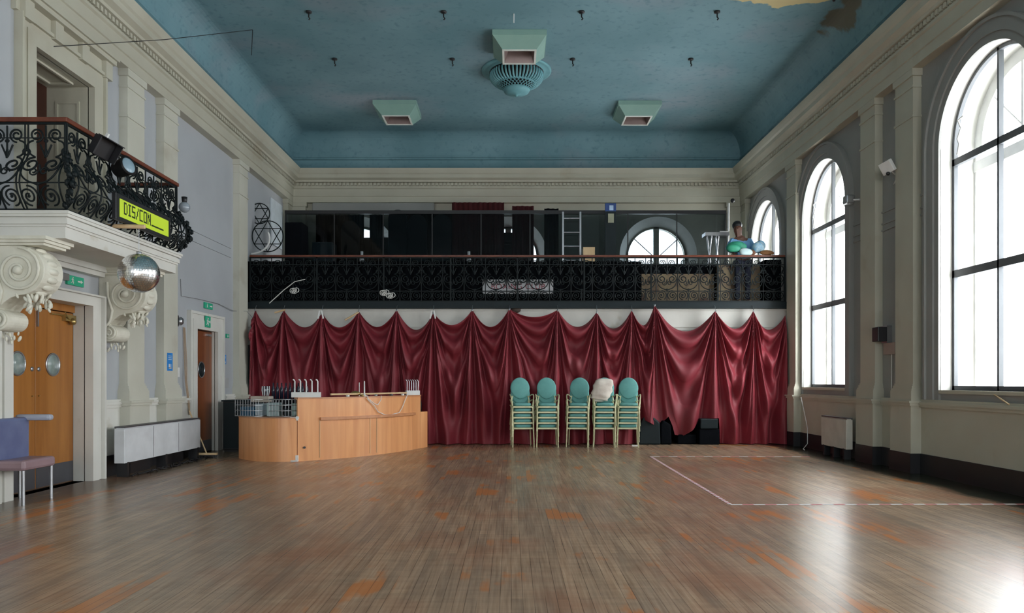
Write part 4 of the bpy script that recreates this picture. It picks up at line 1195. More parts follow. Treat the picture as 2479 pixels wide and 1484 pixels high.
for k, (a, b_) in enumerate(((1700, 1722), (1722, 1740), (1735, 1712), (1752, 1735))):
    mb = MB(); mb.tube([(X(a, 16.6), 16.55 + .05 * k, 2.93), (X(b_, 16.6), 16.55 + .05 * k, Z(565, 16.6))], .018, 6); rel(mb.build('leg', STEEL), t)
mb = MB(); mb.box(X(1705, 16.6), X(1762, 16.6), 16.5, 16.8, Z(572, 16.6), Z(564, 16.6)); rel(mb.build('top', STEEL), t)

# bare tree outside the small side window
t = thing('tree', 'bare tree outside the arched window at the rear balcony', 'tree', (6.9, 19.75, 0))
mb = MB(); rr = random.Random(11)
def branch(p, d, L_, r, n_):
    q = p + d * L_
    mb.tube([p, p + d * L_ * .5 + Vector((rr.uniform(-.05, .05), rr.uniform(-.05, .05), 0)) * L_, q], r, 5, r2=r * .6)
    if n_ == 0: return
    for k in range(3):
        dd = (d + Vector((rr.uniform(-.55, .55), rr.uniform(-.7, .7), rr.uniform(-.2, .5)))).normalized()
        branch(q, dd, min(L_, 1.0) * rr.uniform(.6, .8), r * .6, n_ - 1)
branch(Vector((6.9, 19.75, 0.0)), Vector((0, 0, 1)), 3.8, .09, 5)
rel(mb.build('branches', mat('bark', (.12, .10, .08), .9), fix=False), t)

# ------------------------------------------------------------------ red curtains
YCt = 15.52
def cx(px): return (px - 1238) * YCt / 1830
def cz(py): return 1.3 + (922 - py) * YCt / 1830
PK = [(609, 775), (617, 750), (686, 750), (779, 757), (868, 754), (960, 750), (1049, 757), (1143, 750), (1233, 748), (1350, 750), (1445, 755), (1530, 750), (1585, 738), (1733, 752), (1825, 752), (1903, 762)]
SG = [2, 42, 38, 38, 40, 44, 34, 43, 19, 38, 42, 44, 56, 44, 40]
hem = [(600, 1075), (1543, 1075), (1547, 1034), (1556, 1016), (1585, 1030), (1604, 1022), (1617, 1008), (1626, 1030), (1632, 1052), (1652, 1056), (1674, 1040), (1696, 1014), (1738, 1012), (1743, 1075), (1910, 1075)]
def make_curtain(i0, i1, name, label, yo=0):
    px0, px1 = PK[i0][0], PK[i1][0]
    NX = int((px1 - px0) * 1.25); NZ = 200
    xs = np.linspace(px0, px1, NX + 1)
    vs = np.zeros((NX + 1, NZ + 1, 3))
    rs = np.random.RandomState(42)
    bayph = rs.uniform(0, 6.28, 40); bayf = rs.uniform(.8, 1.25, 40); pkp = rs.uniform(0, 6.28, 40); pkf = rs.uniform(4.0, 6.2, 40); skew = rs.uniform(-.18, .18, 40)
    for a, px in enumerate(xs):
        i = i0
        while i < i1 - 1 and px > PK[i + 1][0]: i += 1
        (pa, ya_), (pb, yb_) = PK[i], PK[i + 1]
        s = (px - pa) / (pb - pa)
        w4 = 4 * s * (1 - s)
        line = ya_ + (yb_ - ya_) * s
        ty = line + SG[i] * w4 ** 1.05
        hy = np.interp(px, [h[0] for h in hem], [h[1] for h in hem])
        py = ty + (hy - ty) * np.linspace(0, 1, NZ + 1) ** 1.1
        X_ = cx(px)
        dep = (py - line) * YCt / 1830          # metres below peak line
        D = (py - ty) * YCt / 1830
        sk = s + skew[i] * w4 * np.clip(dep, 0, 1)
        sk = np.clip(sk, .002, .998)
        w4k = np.maximum(4 * sk * (1 - sk), 0.02)
        q = dep / w4k                          # sag coordinate: folds are curves strung between the two peaks
        bw = (pb - pa) * YCt / 1830
        g = 1.75 * np.log(1 + q / (.30 * bw ** .5)) * bayf[i]
        wave = np.sin(2 * PI * g + bayph[i]) 
        wave = np.sign(wave) * np.abs(wave) ** .8
        ampU = .09 * np.clip(dep / .25, 0, 1) * np.exp(-np.maximum(q - 1.7 * bw ** .5, 0) / 1.2) * (.35 + .65 * w4k)
        d = ampU * wave
        # fan pleats from both neighbouring peaks
        for (pk, yk, idx) in ((pa, ya_, i), (pb, yb_, i + 1)):
            r = np.maximum((py - yk) * YCt / 1830, 0)
            dx_ = (px - pk) * YCt / 1830
            phi = dx_ / (r + .12)
            win = np.exp(-(phi / .23) ** 2)
            am = .10 * np.clip(r / .7, 0, 1) ** .8
            d = d + am * win * np.cos(2 * PI * phi * pkf[idx] * (.9 + .15 * r) + pkp[idx] * .4 + .25 * np.sin(r * 2 + idx))
            d = d + .07 * np.exp(-(phi / .35) ** 2) * np.clip(r / .3, 0, 1)
        # low vertical pleats
        dn = np.clip((dep - 1.0) / 1.5, 0, 1)
        d = d + dn * .03 * (np.sin(X_ * 9 + .8 * np.sin(dep * 1.4 + X_)) + .35 * np.sin(X_ * 21 + 1.3 + .5 * np.sin(dep * 2)))
        vs[a, :, 0] = X_; vs[a, :, 1] = YCt - d + yo + .03; vs[a, :, 2] = 1.3 + (922 - py) * YCt / 1830
    vs = vs.reshape(-1, 3)
    vs[:, 2] = np.maximum(vs[:, 2], .012)
    A = np.arange(NX)[:, None] * (NZ + 1) + np.arange(NZ)[None, :]
    A = A.reshape(-1)
    faces = np.stack([A, A + 1, A + NZ + 2, A + NZ + 1], 1)
    me = bpy.data.meshes.new(name); me.from_pydata(vs.tolist(), [], faces.tolist()); me.materials.append(VELVET)
    me.polygons.foreach_set('use_smooth', [True] * len(me.polygons))
    o = bpy.data.objects.new(name, me); col.objects.link(o)
    s_ = o.modifiers.new('s', 'SOLIDIFY'); s_.thickness = .006
    tag(o, label, 'curtain')
    for i in range(i0, i1 + 1):
        if i == i1 and i1 < len(PK) - 1: continue
        if i in (0, 15): continue
        px, py = PK[i]
        mb = MB(); mb.tube([(cx(px), YCt + yo, cz(py) - .01), (cx(px), YCt + .1, 2.86)], .006, 5)
        mb.tube([(cx(px) - .012, YCt + yo, cz(py) + .005), (cx(px), YCt - .02 + yo, cz(py) - .04), (cx(px) + .012, YCt + yo, cz(py) + .005)], .01, 5)
        mb.build('hanging_cord', STEEL, o)
    return o
make_curtain(0, 12, 'curtain', 'long burgundy curtain hung in swags, left part behind bar and chairs')
make_curtain(12, 15, 'curtain', 'burgundy curtain right of the tallest hanging point, raised hem by the black cases', .01)
for px, lab in ((779, 'behind the left white hook rack'), (1049, 'above the right end of the bar')):
    mb = MB()
    for s in (-1, 1): mb.box(-.014, .014, -.01, .01, -.17, .0, Matrix.Translation((cx(px) + s * .02, YCt - .09, cz(755) + .02)) @ Matrix.Rotation(-s * .2, 4, 'Y'))
    tag(mb.build('white_strap', WHITE), 'pair of white straps on a curtain peak %s' % lab, 'strap')
for px0, py0, px1, py1, lab in ((665, 757, 690, 750, 'left'), (835, 775, 868, 756, 'right')):
    mb = MB(); mb.tube([at(px0, py0, 15.5), at(px1, py1, 15.5)], .02, 6)
    tag(mb.build('wooden_stick', PINE), 'short wooden stick at the top of the curtain, %s one' % lab, 'stick')
mb = MB(); mb.ball(at(1248, 750, 15.7), .10, 14, (1.1, .6, .7)); tag(mb.build('dark_bundle', mat('brown_black', (.05, .03, .02), .7)), 'small dark bundle on the white beam beside a curtain peak', 'bundle')

# things under the raised hem
t = thing('equipment_case', 'black covered case under the raised curtain hem, beside the chairs', 'case', (cx(1585), 15.2, 0))
mb = MB(); mb.prism([(cx(1543), 0.0), (cx(1596), 0.0), (cx(1594), .45), (cx(1580), .56), (cx(1556), .57), (cx(1545), .40)], (15.36, 15.75), lambda a, b_, e: (a, e, b_))
rel(mb.build('cover', DGRN, bevel=.03), t)
mb = MB(); mb.prism([(cx(1597), 0.0), (cx(1624), 0.0), (cx(1622), .40), (cx(1604), .50), (cx(1597), .42)], (15.42, 15.8), lambda a, b_, e: (a, e, b_))
tag(mb.build('black_bag', BLKC, bevel=.03), 'black bag right of the covered case under the hem', 'bag')
t = thing('loudspeaker', 'black box loudspeaker with pale top under the raised curtain hem', 'speaker', (cx(1712), 15.4, 0))
mb = MB(); mb.box(cx(1690), cx(1738), 15.4, 15.8, 0, .32); rel(mb.build('cabinet', BLKC, bevel=.015), t)
mb = MB(); mb.box(cx(1692), cx(1734), 15.38, 15.7, .32, .53); rel(mb.build('top_unit', DGRN, bevel=.02), t)
mb = MB(); mb.box(cx(1640), cx(1685), 15.5, 15.8, 0, .2); tag(mb.build('black_crate', BLKC, bevel=.02), 'low black crate left of the loudspeaker under the hem', 'crate')
mb = MB(); mb.box(2.40, 2.52, 15.02, 15.12, 0, .02); tag(mb.build('paper_scrap', PAPER), 'white scrap of paper on the floor beside the rightmost chair stack', 'paper')
mb = MB(); mb.tube([(4.2, 15.3, .01), (4.35, 15.2, .015), (4.5, 15.15, .01), (4.7, 15.05, .01)], .008, 5); tag(mb.build('orange_cord', mat('orange_cord', (.45, .18, .05), .6)), 'thin orange cord on the floor under the right curtain', 'cord')

# ------------------------------------------------------------------ chairs
def oval(mb, a, b_, th, M, n=28):
    prof = []
    rings = [(0.0, .5), (.55, .5), (.85, .42), (.97, .22), (1, 0), (.97, -.22), (.85, -.42), (.0, -.5)]
    vs = []
    for r, d in rings:
        for k in range(n):
            an = 2 * PI * k / n
            u = a * max(r, .001) * math.cos(an); v = b_ * max(r, .001) * math.sin(an)
            if v < 0: u *= 1 - .18 * (v / b_) ** 2 
            vs.append(M @ Vector((u, d * th, v)))
    fs = [(i * n + k, i * n + (k + 1) % n, (i + 1) * n + (k + 1) % n, (i + 1) * n + k) for i in range(len(rings) - 1) for k in range(n)]
    mb.add(vs, fs, True)
def make_chair():
    t = thing('stacking_chair', 'x', 'chair', (0, 0, 0), 'green stacking chairs in front of the curtain')
    # chair faces -Y; seat centre at origin
    mb = MB()
    n = 8
    poly = []
    for k in range(32):
        an = 2 * PI * k / 32; c_, s_ = math.cos(an), math.sin(an)
        e = .45
        poly.append((.178 * math.copysign(abs(c_) ** e, c_), .215 * math.copysign(abs(s_) ** e, s_)))
    vs = []; lv = [(.80, .385), (.97, .39), (1, .405), (1, .425), (.96, .44), (.8, .447), (.4, .45), (.001, .45)]
    for f, z in lv:
        for a, b_ in poly: vs.append((a * f * (1 - .05 * (b_ > 0)), b_ * f, z))
    N_ = len(poly)
    mb.add(vs, [(i * N_ + k, i * N_ + (k + 1) % N_, (i + 1) * N_ + (k + 1) % N_, (i + 1) * N_ + k) for i in range(len(lv) - 1) for k in range(N_)], True)
    mb.build('seat', TEAL, t)
    mb = MB()
    mb.box(-.185, .185, -.215, -.19, .355, .385); mb.box(-.175, .175, .17, .195, .355, .385)
    mb.box(-.188, -.170, -.2, .19, .355, .385); mb.box(.170, .188, -.2, .19, .355, .385)
    mb.build('seat_frame', CHF, t)
    M_ = Matrix.Translation((0, .262, .73)) @ Matrix.Rotation(-.20, 4, 'X')
    mb = MB(); oval(mb, .195, .222, .042, M_); mb.build('backrest', TEAL, t)
    for s in (-1, 1):
        mb = MB(); mb.tube([(s * .21, -.225, 0), (s * .20, -.205, .30), (s * .19, -.20, .38)], .013, 7); mb.build('leg', CHF, t)
        mb = MB(); mb.tube([(s * .20, .27, 0), (s * .185, .21, .30), (s * .18, .195, .40)], .013, 7); mb.build('leg', CHF, t)
        mb = MB(); mb.tube([(s * .18, .195, .38), (s * .172, .215, .50), (s * .155, .232, .58)], .012, 7); mb.build('back_upright', CHF, t)
        mb = MB(); mb.tube([(s * .175, .225, .56), (s * .215, .16, .60), (s * .228, .02, .61), (s * .228, -.10, .595), (s * .222, -.155, .55), (s * .21, -.17, .47), (s * .195, -.19, .385)], .012, 7); mb.build('armrest', CHF, t)
    return t
proto = make_chair()
ST = [(1264, 0.10, 'leftmost', -.004), (1323, 0.0, 'second from left', 0.0), (1396.5, -0.16, 'middle', 0.003), (1459, -.10, 'bag-topped', .002), (1515, -.14, 'rightmost', .004)]
POS = ['bottom', 'second from bottom', 'middle', 'second from top', 'topmost']
first = True
for px, rz, nm, lean in ST:
    for k in range(5):
        c = proto if first else copy_tree(proto)
        first = False
        x_ = X(px, 15.2)
        c.location = (x_ + lean * k, 14.98 - .012 * k, .105 * k)
        c.rotation_euler = (0, 0, rz + random.uniform(-.015, .015) * (k < 4))
        st = {'leftmost': 'leftmost stack', 'second from left': 'stack second from left', 'middle': 'middle stack', 'bag-topped': 'stack with the white sack', 'rightmost': 'rightmost stack'}[nm]
        c['label'] = 'green upholstered chair, %s in the %s' % (POS[k], st)
# sack
t = thing('white_sack', 'crumpled off-white sack sitting on the fourth chair stack', 'sack', (X(1457, 14.9), 14.85, .87))
SACK = mat('sack_cloth', (.76, .70, .62), .8, c2=(.64, .57, .50), scale=7, bump=.3, bscale=12)
mb = MB(); mb.ball((0, 0, 0), 1, 40)
vs = []
for v in mb.v:
    x_, y_, z_ = v
    f = lambda a: math.copysign(abs(a) ** .6, a)
    q = Vector((.19 * f(x_), .12 * f(y_), .235 * f(z_)))
    q.x += .05 * z_ ; 
    n_ = (.014 if z_ < .2 else .003) * math.sin(17 * z_ + 2 * x_) + .006 * math.sin(5 * x_ + 4 * z_ + 2)
    q += Vector(v).normalized() * n_
    q = Matrix.Rotation(.10, 3, 'Y') @ q
    vs.append(tuple(q + Vector((X(1458, 14.85), 14.88, 1.12))))
mb.v = vs
rel(mb.build('sack_body', SACK), t)

# ------------------------------------------------------------------ bar
def bez(p0, c, p2, t): return Vector(p0) * (1 - t) ** 2 + Vector(c) * 2 * t * (1 - t) + Vector(p2) * t * t
A0, A1, A2 = (-3.45, 12.20), (-2.32, 12.90), (-1.755, 14.60)
B0, B1, B2 = (-4.58, 12.70), (-4.02, 11.88), (-3.46, 12.20)
tall = [bez(A0, A1, A2, i / 36) for i in range(37)]
low = [bez(B0, B1, B2, i / 24) for i in range(25)]
def offs(c, d):
    r = []
    for i, p in enumerate(c):
        t_ = (c[min(i + 1, len(c) - 1)] - c[max(i - 1, 0)]).normalized()
        r.append(p + Vector((-t_.y, t_.x)) * d)
    return r
bar = thing('bar_counter', 'curved beech veneer bar counter in front of the curtain', 'bar', (-3.0, 13.2, 0))
def wallprism(c, th, z0, z1):
    inn = offs(c, th)
    mb = MB(); poly = [tuple(p) for p in c] + [tuple(p) for p in inn[::-1]]
    # build as strip to keep it valid for curved outlines
    n = len(c); vs = []
    for p, q in zip(c, inn): vs += [(p.x, p.y, z0), (p.x, p.y, z1), (q.x, q.y, z1), (q.x, q.y, z0)]
    fs = []
    for i in range(n - 1):
        for k in range(4): fs.append((4 * i + k, 4 * i + (k + 1) % 4, 4 * i + 4 + (k + 1) % 4, 4 * i + 4 + k))
    fs += [(0, 1, 2, 3), (4 * n - 1, 4 * n - 2, 4 * n - 3, 4 * n - 4)]
    mb.add(vs, fs); return mb
rel(wallprism(tall, .06, 0.0, 1.005).build('front_panel', BARW), bar)
rel(wallprism(offs(tall, -.012), .20, 1.005, 1.03).build('bar_top', BARE), bar)
rel(wallprism(low, .05, 0.0, .69).build('front_panel', BARW), bar)
rel(wallprism(offs(low, -.008), .62, .69, .71).build('low_counter', BARE), bar)
t_in = offs(tall, .07); 
rel(wallprism(t_in, .55, .0, .70).build('inner_cabinet', BARW), bar)
ext = [tall[-1] + Vector((.0, .02)), tall[-1] + Vector((.11, .22))]
rel(wallprism(ext, .5, 0, .70).build('end_cabinet', BARW), bar)
# ledge strip and seams
led = offs(tall, -.05)[5:34]
rel(wallprism(led, .05, .655, .70).build('ledge', BARE), bar)
def tall_at(px):
    best = min(range(37), key=lambda i: abs(1238 + 1830 * tall[i].x / tall[i].y - px)); return best
for px in (778, 895, 910):
    i = tall_at(px); p = offs(tall, -.004)[i]
    mb = MB(); mb.tube([(p.x, p.y, .04), (p.x, p.y, .65)], .006, 4); rel(mb.build('seam_strip', PINE), bar)
mb = MB(); mb.box(A0[0] - .03, A0[0] + .012, A0[1] - .021, A0[1] + .009, 0, .10); mb.box(A0[0] - .02, A0[0] + .01, A0[1] - .019, A0[1] + .011, .66, .73); mb.box(A0[0] - .12, A0[0] + .02, A0[1] - .02, A0[1] + .02, .69, .715); mb.box(A0[0] - .1, A0[0] + .01, A0[1] - .05, A0[1] + .03, 0, .02)
rel(mb.build('corner_strip', WHITE), bar)
mb = MB(); mb.tube([(A0[0] + .10, A0[1] - .0 + .05, .22), (A0[0] + .10, A0[1] + .03, .22)], .02, 8); rel(mb.build('lock', KICK), bar)

def hook_rack(c, ang, w_, n, label, zt=.21):
    t = thing('hook_rack', label, 'rack', (c[0], c[1], 1.03), None, ang)
    mb = MB(); mb.box(-w_ / 2, w_ / 2, -.06, .06, 0, .085); mb.build('base', WHITE, t, bevel=.004)
    for k in range(n):
        x_ = -w_ / 2 + (k + .5) * w_ / n
        mb = MB(); mb.tube([(x_, 0, .08), (x_, 0, .08 + zt * .86), (x_ - .012, 0, .08 + zt * .97), (x_ - .03, 0, .08 + zt)], .012 if n < 6 else .009, 6); mb.build('hook', STEEL if n > 5 else WHITE, t)
i0 = 4
p = offs(tall, .05)[3]; hook_rack((p.x - .06, p.y), .08, .46, 5, 'white rack with five upright hooks at the left of the bar top')
p = offs(tall, .05)[34]; hook_rack((p.x - .02, p.y), .35, .26, 6, 'white rack with six upright rods at the right end of the bar top')
tp = offs(tall, .05)
mb = MB()
P0 = tp[8]; P1 = tp[31]
mb.tube([(P0.x, P0.y, 1.075), ((P0.x + P1.x) / 2 + .0, (P0.y + P1.y) / 2, 1.07), (P1.x, P1.y, 1.075)], .018, 6)
tag(mb.build('wooden_batten', PINE), 'long pale batten lying along the bar top between the racks', 'batten')
for k, i in enumerate((12, 16, 20, 25, 29)):
    p = tp[i]
    mb = MB(); mb.lathe([(.001, 0), (.03, 0), (.032, .03), (.001, .035)], (p.x + .03, p.y - .03, 1.03), 12)
    tag(mb.build('glass_dish', [PAPER, BRASS, STEEL, KICK, PAPER][k]), 'small %s dish on the bar top, %s along from the left rack' % (['white', 'brass', 'steel', 'dark', 'white'][k], ['first', 'second', 'third', 'fourth', 'fifth'][k]), 'dish')
i = tall_at(884); p = tp[i]
t = thing('tap_stand', 'thin white tap stand with two uprights on the bar top', 'tap', (p.x, p.y, 1.03))
mb = MB(); mb.lathe([(.05, 0), (.05, .015), (.02, .02), (.012, .06), (.01, .26), (.001, .27)], (0, 0, 0), 12); mb.build('upright', WHITE, t)
mb = MB(); mb.tube([(-.1, .05, 0), (-.1, .05, .24)], .008, 6); mb.build('upright', WHITE, t)
mb = MB(); mb.ball((-.16, .03, .05), .05, 10, (1.8, 1, .9)); mb.build('bowl', BRASS, t)
# white cable
pts = []
po = offs(tall, -.03)
for px, z in ((886, 1.04), (889, .98), (900, .86), (908, .76), (925, .70), (945, .69), (960, .72), (972, .80), (977, .93), (980, 1.04)):
    q = po[tall_at(px)]; pts.append((q.x, q.y, z))
mb = MB(); mb.tube(pts, .007, 6)
pts = []
for px, z in ((888, 1.0), (902, .9), (912, .88), (922, .97), (920, 1.04)):
    q = po[tall_at(px)]; pts.append((q.x, q.y, z))
mb.tube(pts, .006, 6)
tag(mb.build('white_cable', WHITE), 'white cable looped over the front of the bar', 'cable')
mb = MB(); mb.lathe([(.001, 0), (.035, 0), (.035, .17), (.014, .22), (.014, .28), (.001, .28)], (-1.80, 14.86, .70), 12); tag(mb.build('dark_bottle', DGRN), 'dark bottle on the low cabinet at the right end of the bar', 'bottle')
mb = MB(); mb.lathe([(.001, 0), (.03, 0), (.03, .2), (.012, .24), (.001, .24)], (-1.86, 14.98, .70), 12); tag(mb.build('dark_bottle', STEEL), 'silver bottle beside the dark one at the right bar end', 'bottle')

# wire crates etc. on the low counter
def crate(c, w_, d_, h, label, rz=0, nz=4, nx=9):
    t = thing('wire_crate', label, 'crate', (c[0], c[1], c[2]), None, rz)
    mb = MB()
    for k in range(nz):
        z = h * k / (nz - 1) + .006
        mb.tube([(-w_ / 2, -d_ / 2, z), (w_ / 2, -d_ / 2, z), (w_ / 2, d_ / 2, z), (-w_ / 2, d_ / 2, z)], .006, 5, True)
    mb.build('rim', STEEL, t)
    mb = MB()
    for k in range(nx + 1):
        x_ = -w_ / 2 + w_ * k / nx
        for s in (-1, 1): mb.tube([(x_, s * d_ / 2, 0), (x_, s * d_ / 2, h)], .004, 4)
    mb.build('wires', STEEL, t)
    return t
crate((-4.28, 12.60, .715), .50, .36, .27, 'left wire crate of clutter on the low end of the bar', -.42)
crate((-3.74, 12.52, .715), .46, .36, .27, 'right wire crate of clutter beside the tall part of the bar', .12)
def gbox(c, s, mt, label, rz=0, name='plastic_box'):
    M_ = Matrix.Translation(c) @ rotz(rz)
    mb = MB(); mb.box(-s[0] / 2, s[0] / 2, -s[1] / 2, s[1] / 2, 0, s[2], M_); return tag(mb.build(name, mt, bevel=.01), label, 'box')
gbox((-4.36, 12.66, .72), (.26, .22, .15), mat('blue_tub', (.03, .10, .17), .4), 'dark blue tub inside the left wire crate', -.4)
gbox((-4.16, 12.62, .72), (.14, .2, .20), mat('pale_tub', (.42, .50, .55), .4), 'pale grey carton inside the left wire crate', -.3)
gbox((-3.92, 12.50, .72), (.20, .22, .22), mat('frosted_tub', (.30, .40, .40), .4), 'frosted grey-green tub between the two crates', .1)
gbox((-3.68, 12.54, .72), (.15, .2, .12), DGRN, 'black box inside the right wire crate', .1)
gbox((-3.57, 12.50, .72), (.09, .2, .21), mat('green_glassy', (.20, .34, .30), .3), 'green carton at the right of the right crate', .1)
gbox((-4.22, 12.80, .94), (.34, .18, .10), mat('beige_carton', (.52, .45, .38), .6), 'beige carton stacked above the left crate', -.2)
gbox((-3.80, 12.86, .715), (.62, .12, .28), BLKC, 'long black box behind the crates on the low counter', .05)
t = thing('glass_jug', 'clear ribbed jug standing above the left crate', 'jug', (-4.16, 12.80, 1.04))
mb = MB(); mb.lathe([(.045, 0), (.05, .02), (.065, .10), (.06, .17), (.055, .17), (.055, .1), (.04, .02)], (0, 0, 0), 18); mb.build('jug_body', CLEAR, t)
for k in range(8):
    a = 2 * PI * k / 8; mb = MB(); mb.tube([(.048 * math.cos(a), .048 * math.sin(a), .01), (.066 * math.cos(a), .066 * math.sin(a), .10), (.061 * math.cos(a), .061 * math.sin(a), .17)], .006, 5); mb.build('rib', WHITE, t)
BOT = mat('dark_bottle_glass', (.015, .018, .035), .15)
for k in range(9):
    x_ = -4.05 + k * .070
    mb = MB(); mb.lathe([(.001, 0), (.03, 0), (.03, .17), (.012, .22), (.012, .27), (.001, .27)], (0, 0, 0), 12)
    o = mb.build('dark_bottle', BOT); o.location = (x_, 12.86 + .004 * k, .995)
    tag(o, 'dark bottle in the row above the crates, left of the white hook rack', 'bottle', 'row of dark bottles on the low counter')

# ------------------------------------------------------------------ floor tape
TW = mat('white_tape', (.78, .74, .74), .5); TR = mat('red_tape', (.55, .16, .18), .5)
def tape(x0, y0, x1, y1, label, worn=False, w_=.042, per=.235):
    d = Vector((x1 - x0, y1 - y0)); L_ = d.length; d.normalize(); nrm = Vector((-d.y, d.x)) * w_ / 2
    t = thing('floor_tape', label, 'tape', (x0, y0, 0))
    mb = MB(); n = int(L_ / per * 2); mi = []
    vs = []
    for k in range(n + 1):
        a = Vector((x0, y0)) + d * (L_ * k / n)
        vs += [(a.x - nrm.x, a.y - nrm.y, .0015), (a.x + nrm.x, a.y + nrm.y, .0015), (a.x + nrm.x, a.y + nrm.y, .0035), (a.x - nrm.x, a.y - nrm.y, .0035)]
    mb.add(vs, [(4 * k + q, 4 * k + (q + 1) % 4, 4 * k + 4 + (q + 1) % 4, 4 * k + 4 + q) for k in range(n) for q in range(4)])
    o = mb.build('striped_tape', TW); o.data.materials.append(TR)
    for i, p in enumerate(o.data.polygons): p.material_index = (i // 4) % 2
    rel(o, t)
TW2 = TW
tape(2.30, 7.93, 5.55, 7.96, 'near strip of red and white striped tape on the floor')
tape(2.30, 7.95, 2.39, 12.95, 'strip of striped floor tape running away from the camera', per=.12)
tape(2.39, 12.95, 5.1, 12.93, 'far worn strip of red and white tape near the curtain', per=.3, w_=.04)

# ------------------------------------------------------------------ ceiling lights, vent, hooks
def ceil_light(xc, yc, label, first=None):
    t = thing('ceiling_light', label, 'light', (xc, yc, ZC), 'square mint ceiling light boxes')
    mb = MB(); mb.frustum((0, 0), (.47, .47), (.47, .47), -.09, 0); mb.build('collar', LAMPG, t)
    mb = MB(); mb.add([(-.46, -.46, -.09), (.46, -.46, -.09), (.46, .46, -.09), (-.46, .46, -.09), (-.30, -.30, -.27), (.30, -.30, -.27), (.30, .30, -.27), (-.30, .30, -.27)],
                      [(0, 1, 5, 4), (1, 2, 6, 5), (2, 3, 7, 6), (3, 0, 4, 7)])
    hd = mb.build('hood', LAMPG, t)
    mb = MB()
    for a in ((-.30, .30, -.30, -.265), (-.30, .30, .265, .30), (-.30, -.265, -.265, .265), (.265, .30, -.265, .265)): mb.box(a[0], a[1], a[2], a[3], -.285, -.265)
    mb.build('rim', LAMPW, hd)
    mb = MB(); mb.add([(-.265, -.265, -.27), (.265, -.265, -.27), (.265, .265, -.27), (-.265, .265, -.27), (-.2, -.2, -.10), (.2, -.2, -.10), (.2, .2, -.10), (-.2, .2, -.10)],
                      [(0, 1, 5, 4), (1, 2, 6, 5), (2, 3, 7, 6), (3, 0, 4, 7), (4, 5, 6, 7)])
    mb.build('reflector', LAMPD, t)
    return t
c0 = .14
l0 = ceil_light(c0, 13.48, 'mint box light in the middle of the ceiling, next to the round vent')
for xc, yc, lab in ((-2.52, 16.75, 'mint box light at the far left of the ceiling'), (2.78, 16.78, 'mint box light at the far right of the ceiling'),
                    (-2.56, 11.10, 'near left box light cut by the top of the photo'), (2.80, 11.10, 'near right box light cut by the top edge')):
    l = copy_tree(l0); l.location = (xc, yc, ZC); l['label'] = lab

t = thing('ceiling_vent', 'round blue plaster ceiling vent with fluted bowl and lattice', 'vent', (.10, 14.75, ZC))
mb = MB(); mb.lathe([(.68, 0), (.68, -.02), (.64, -.035), (.58, -.02), (.56, -.04), (.001, -.04)], (0, 0, 0), 48); mb.build('backplate', ROSE, t)
mb = MB()
NF = 44
for k in range(NF):
    a = 2 * PI * k / NF
    pr_ = [(.50, -.06), (.51, -.12), (.49, -.18), (.44, -.235), (.38, -.26)]
    mb.tube([(r * math.cos(a), r * math.sin(a), z) for r, z in pr_], .021, 6)
mb.build('fluted_rim', ROSE, t)
mb = MB(); mb.lathe([(.53, -.045), (.46, -.06), (.45, -.2), (.37, -.24), (.35, -.25), (.22, -.37), (.001, -.37)], (0, 0, 0), 40); mb.build('bowl', BLACKP, t)
mb = MB(); mb.lathe([(.38, -.25), (.38, -.275), (.355, -.275)], (0, 0, 0), 40)
for s in (-1, 1):
    for k in range(28):
        a = 2 * PI * k / 28
        mb.tube([((.37 - .06 * q) * math.cos(a + s * q * .22), (.37 - .06 * q) * math.sin(a + s * q * .22), -.265 - .055 * q) for q in (0, 1, 2)], .007, 4)
mb.build('lattice', ROSE, t)
mb = MB(); mb.lathe([(.25, -.36), (.26, -.38), (.24, -.42), (.16, -.46), (.04, -.475), (.02, -.50), (.001, -.50)], (0, 0, 0), 32); mb.build('boss', ROSE, t)

rows = []
names = ['leftmost', 'second', 'third', 'rightmost']
for yr, rn in ((12.38, 'near'), (14.2, 'far')):
    for k, xh in enumerate((-3.32, -1.11, 1.15, 3.37)):
        t = thing('ceiling_hook', 'small dark ceiling hook, %s in the %s row' % (names[k], rn), 'hook', (xh, yr, ZC), 'dark hooks in the ceiling')
        mb = MB(); mb.lathe([(.05, 0), (.05, -.02), (.02, -.03), (.001, -.03)], (0, 0, 0), 12); mb.build('plate', BLACKP, t)
        mb = MB(); mb.tube([(0, 0, -.02), (0, 0, -.09), (.02, 0, -.12), (0, 0, -.14)], .012, 6); mb.build('stem', BLACKP, t)
mb = MB(); mb.lathe([(.03, 0), (.03, -.01), (.02, -.05), (.001, -.05)], (5.1, 11.95, ZC), 12); tag(mb.build('ceiling_fitting', BLACKP), 'small black fitting in the ceiling near the peeled patch', 'fitting')
mb = MB(); mb.tube([(.04, 12.45, ZC), (.04, 12.5, ZC - .02), (.04, 12.52, ZC - .12)], .008, 5); tag(mb.build('white_wire_end', WHITE), 'white wire end hanging from the ceiling in front of middle light', 'wire')

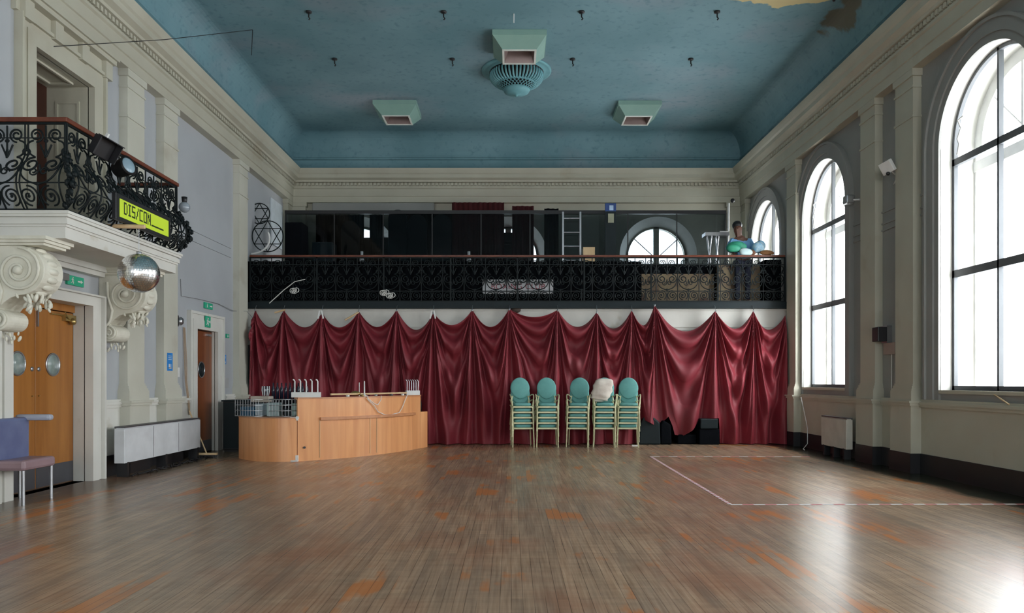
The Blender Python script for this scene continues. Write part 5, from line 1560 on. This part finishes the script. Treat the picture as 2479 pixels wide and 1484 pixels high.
# ------------------------------------------------------------------ right wall fittings
t = thing('security_floodlight', 'white floodlight on the panel between the paired right pilasters', 'light', (XR, 11.4, 4.5))
c = Vector((5.56, 11.18, 4.46)); M_ = Matrix.Translation(c) @ Matrix.Rotation(-.5, 4, 'Y') @ rotz(.3)
mb = MB(); mb.box(-.03, .03, -.11, .11, -.09, .09, M_); rel(mb.build('housing', WHITE, bevel=.01), t)
mb = MB(); mb.tube([c, (XR - .01, 11.3, 4.36)], .014, 6); mb.tube([(XR - .01, 11.3, 4.36), (XR - .08, 11.28, 4.22), (XR - .02, 11.26, 4.30)], .008, 5); rel(mb.build('bracket', WHITE), t)
mb = MB(); mb.ball(c + Vector((.0, -.02, -.1)), .03, 8); rel(mb.build('sensor', BLACKP), t)
t = thing('security_camera', 'small pale spotlight beside the further tall window', 'light', (XR, 12.5, 4.1))
mb = MB(); mb.box(5.50, 5.64, 12.40, 12.56, 4.22, 4.36); rel(mb.build('housing', STEEL, bevel=.02), t)
mb = MB(); mb.tube([(5.6, 12.45, 4.28), (5.67, 12.3, 4.25)], .015, 6); rel(mb.build('bracket', WHITE), t)
t = thing('wall_speaker', 'dark grey box fixed between the paired right pilasters at head height', 'wall box', (5.6, 11.7, 2.0))
mb = MB(); mb.box(5.56, 5.70, 11.46, 11.66, 1.90, 2.12); rel(mb.build('box', BLACKP, bevel=.01), t)
mb = MB(); mb.box(5.70, 5.785, 11.48, 11.64, 1.88, 2.14); rel(mb.build('backplate', STEEL), t)
mb = MB(); mb.box(XR - .05, XR, 11.3, 11.65, 1.70, 1.88); tag(mb.build('junction_box', mat('pinkish_paint', (.36, .28, .24), .6), bevel=.006), 'pinkish junction box below the dark wall box', 'box')
mb = MB(); mb.tube([(XR - .02, 11.45, 1.70), (XR - .02, 11.45, 1.1)], .008, 5); mb.tube([(XR - .13, 14.75, .98), (XR - .1, 14.5, .4), (XR - .14, 14.4, .1), (XR - .3, 14.2, .02), (XR - .35, 14.0, .02)], .008, 5)
tag(mb.build('hanging_cable', WHITE), 'white cord hanging down the right wall to the floor', 'cord')
for yc, lab in ((10.02, 'nearer'), (14.80, 'further')):
    mb = MB()
    mb.tube([(XR + .13, yc, 4.30), (XR + .12, yc - .06, 4.42), (XR + .12, yc - .02, 4.5), (XR + .12, yc - .1, 4.62), (XR + .12, yc - .03, 4.74), (XR + .12, yc - .16, 4.76)], .012, 6)
    tag(mb.build('curly_cable', WHITE), 'curly white cord on the transom of the %s tall window' % lab, 'cord')
mb = MB(); mb.tube([(5.76, 9.02, 1.14), (5.70, 8.66, 1.03)], .01, 5); tag(mb.build('sill_rod', PINE), 'thin rod below the sill of the nearer tall window', 'rod')
mb = MB(); mb.box(XL + .0, XL + .12, 7.6, 7.72, 4.55, 4.68); tag(mb.build('wall_bracket', CREAM, bevel=.02), 'small cream bracket on the wall left of the balcony doorway', 'bracket')
mb = MB(); mb.ball((XL + .35, 11.3, 4.0), .07, 12); mb.tube([(XL + .02, 11.3, 4.0), (XL + .35, 11.3, 4.0)], .012, 6); tag(mb.build('wall_light', WHITE), 'small white globe on the wall beyond the side railing', 'light')
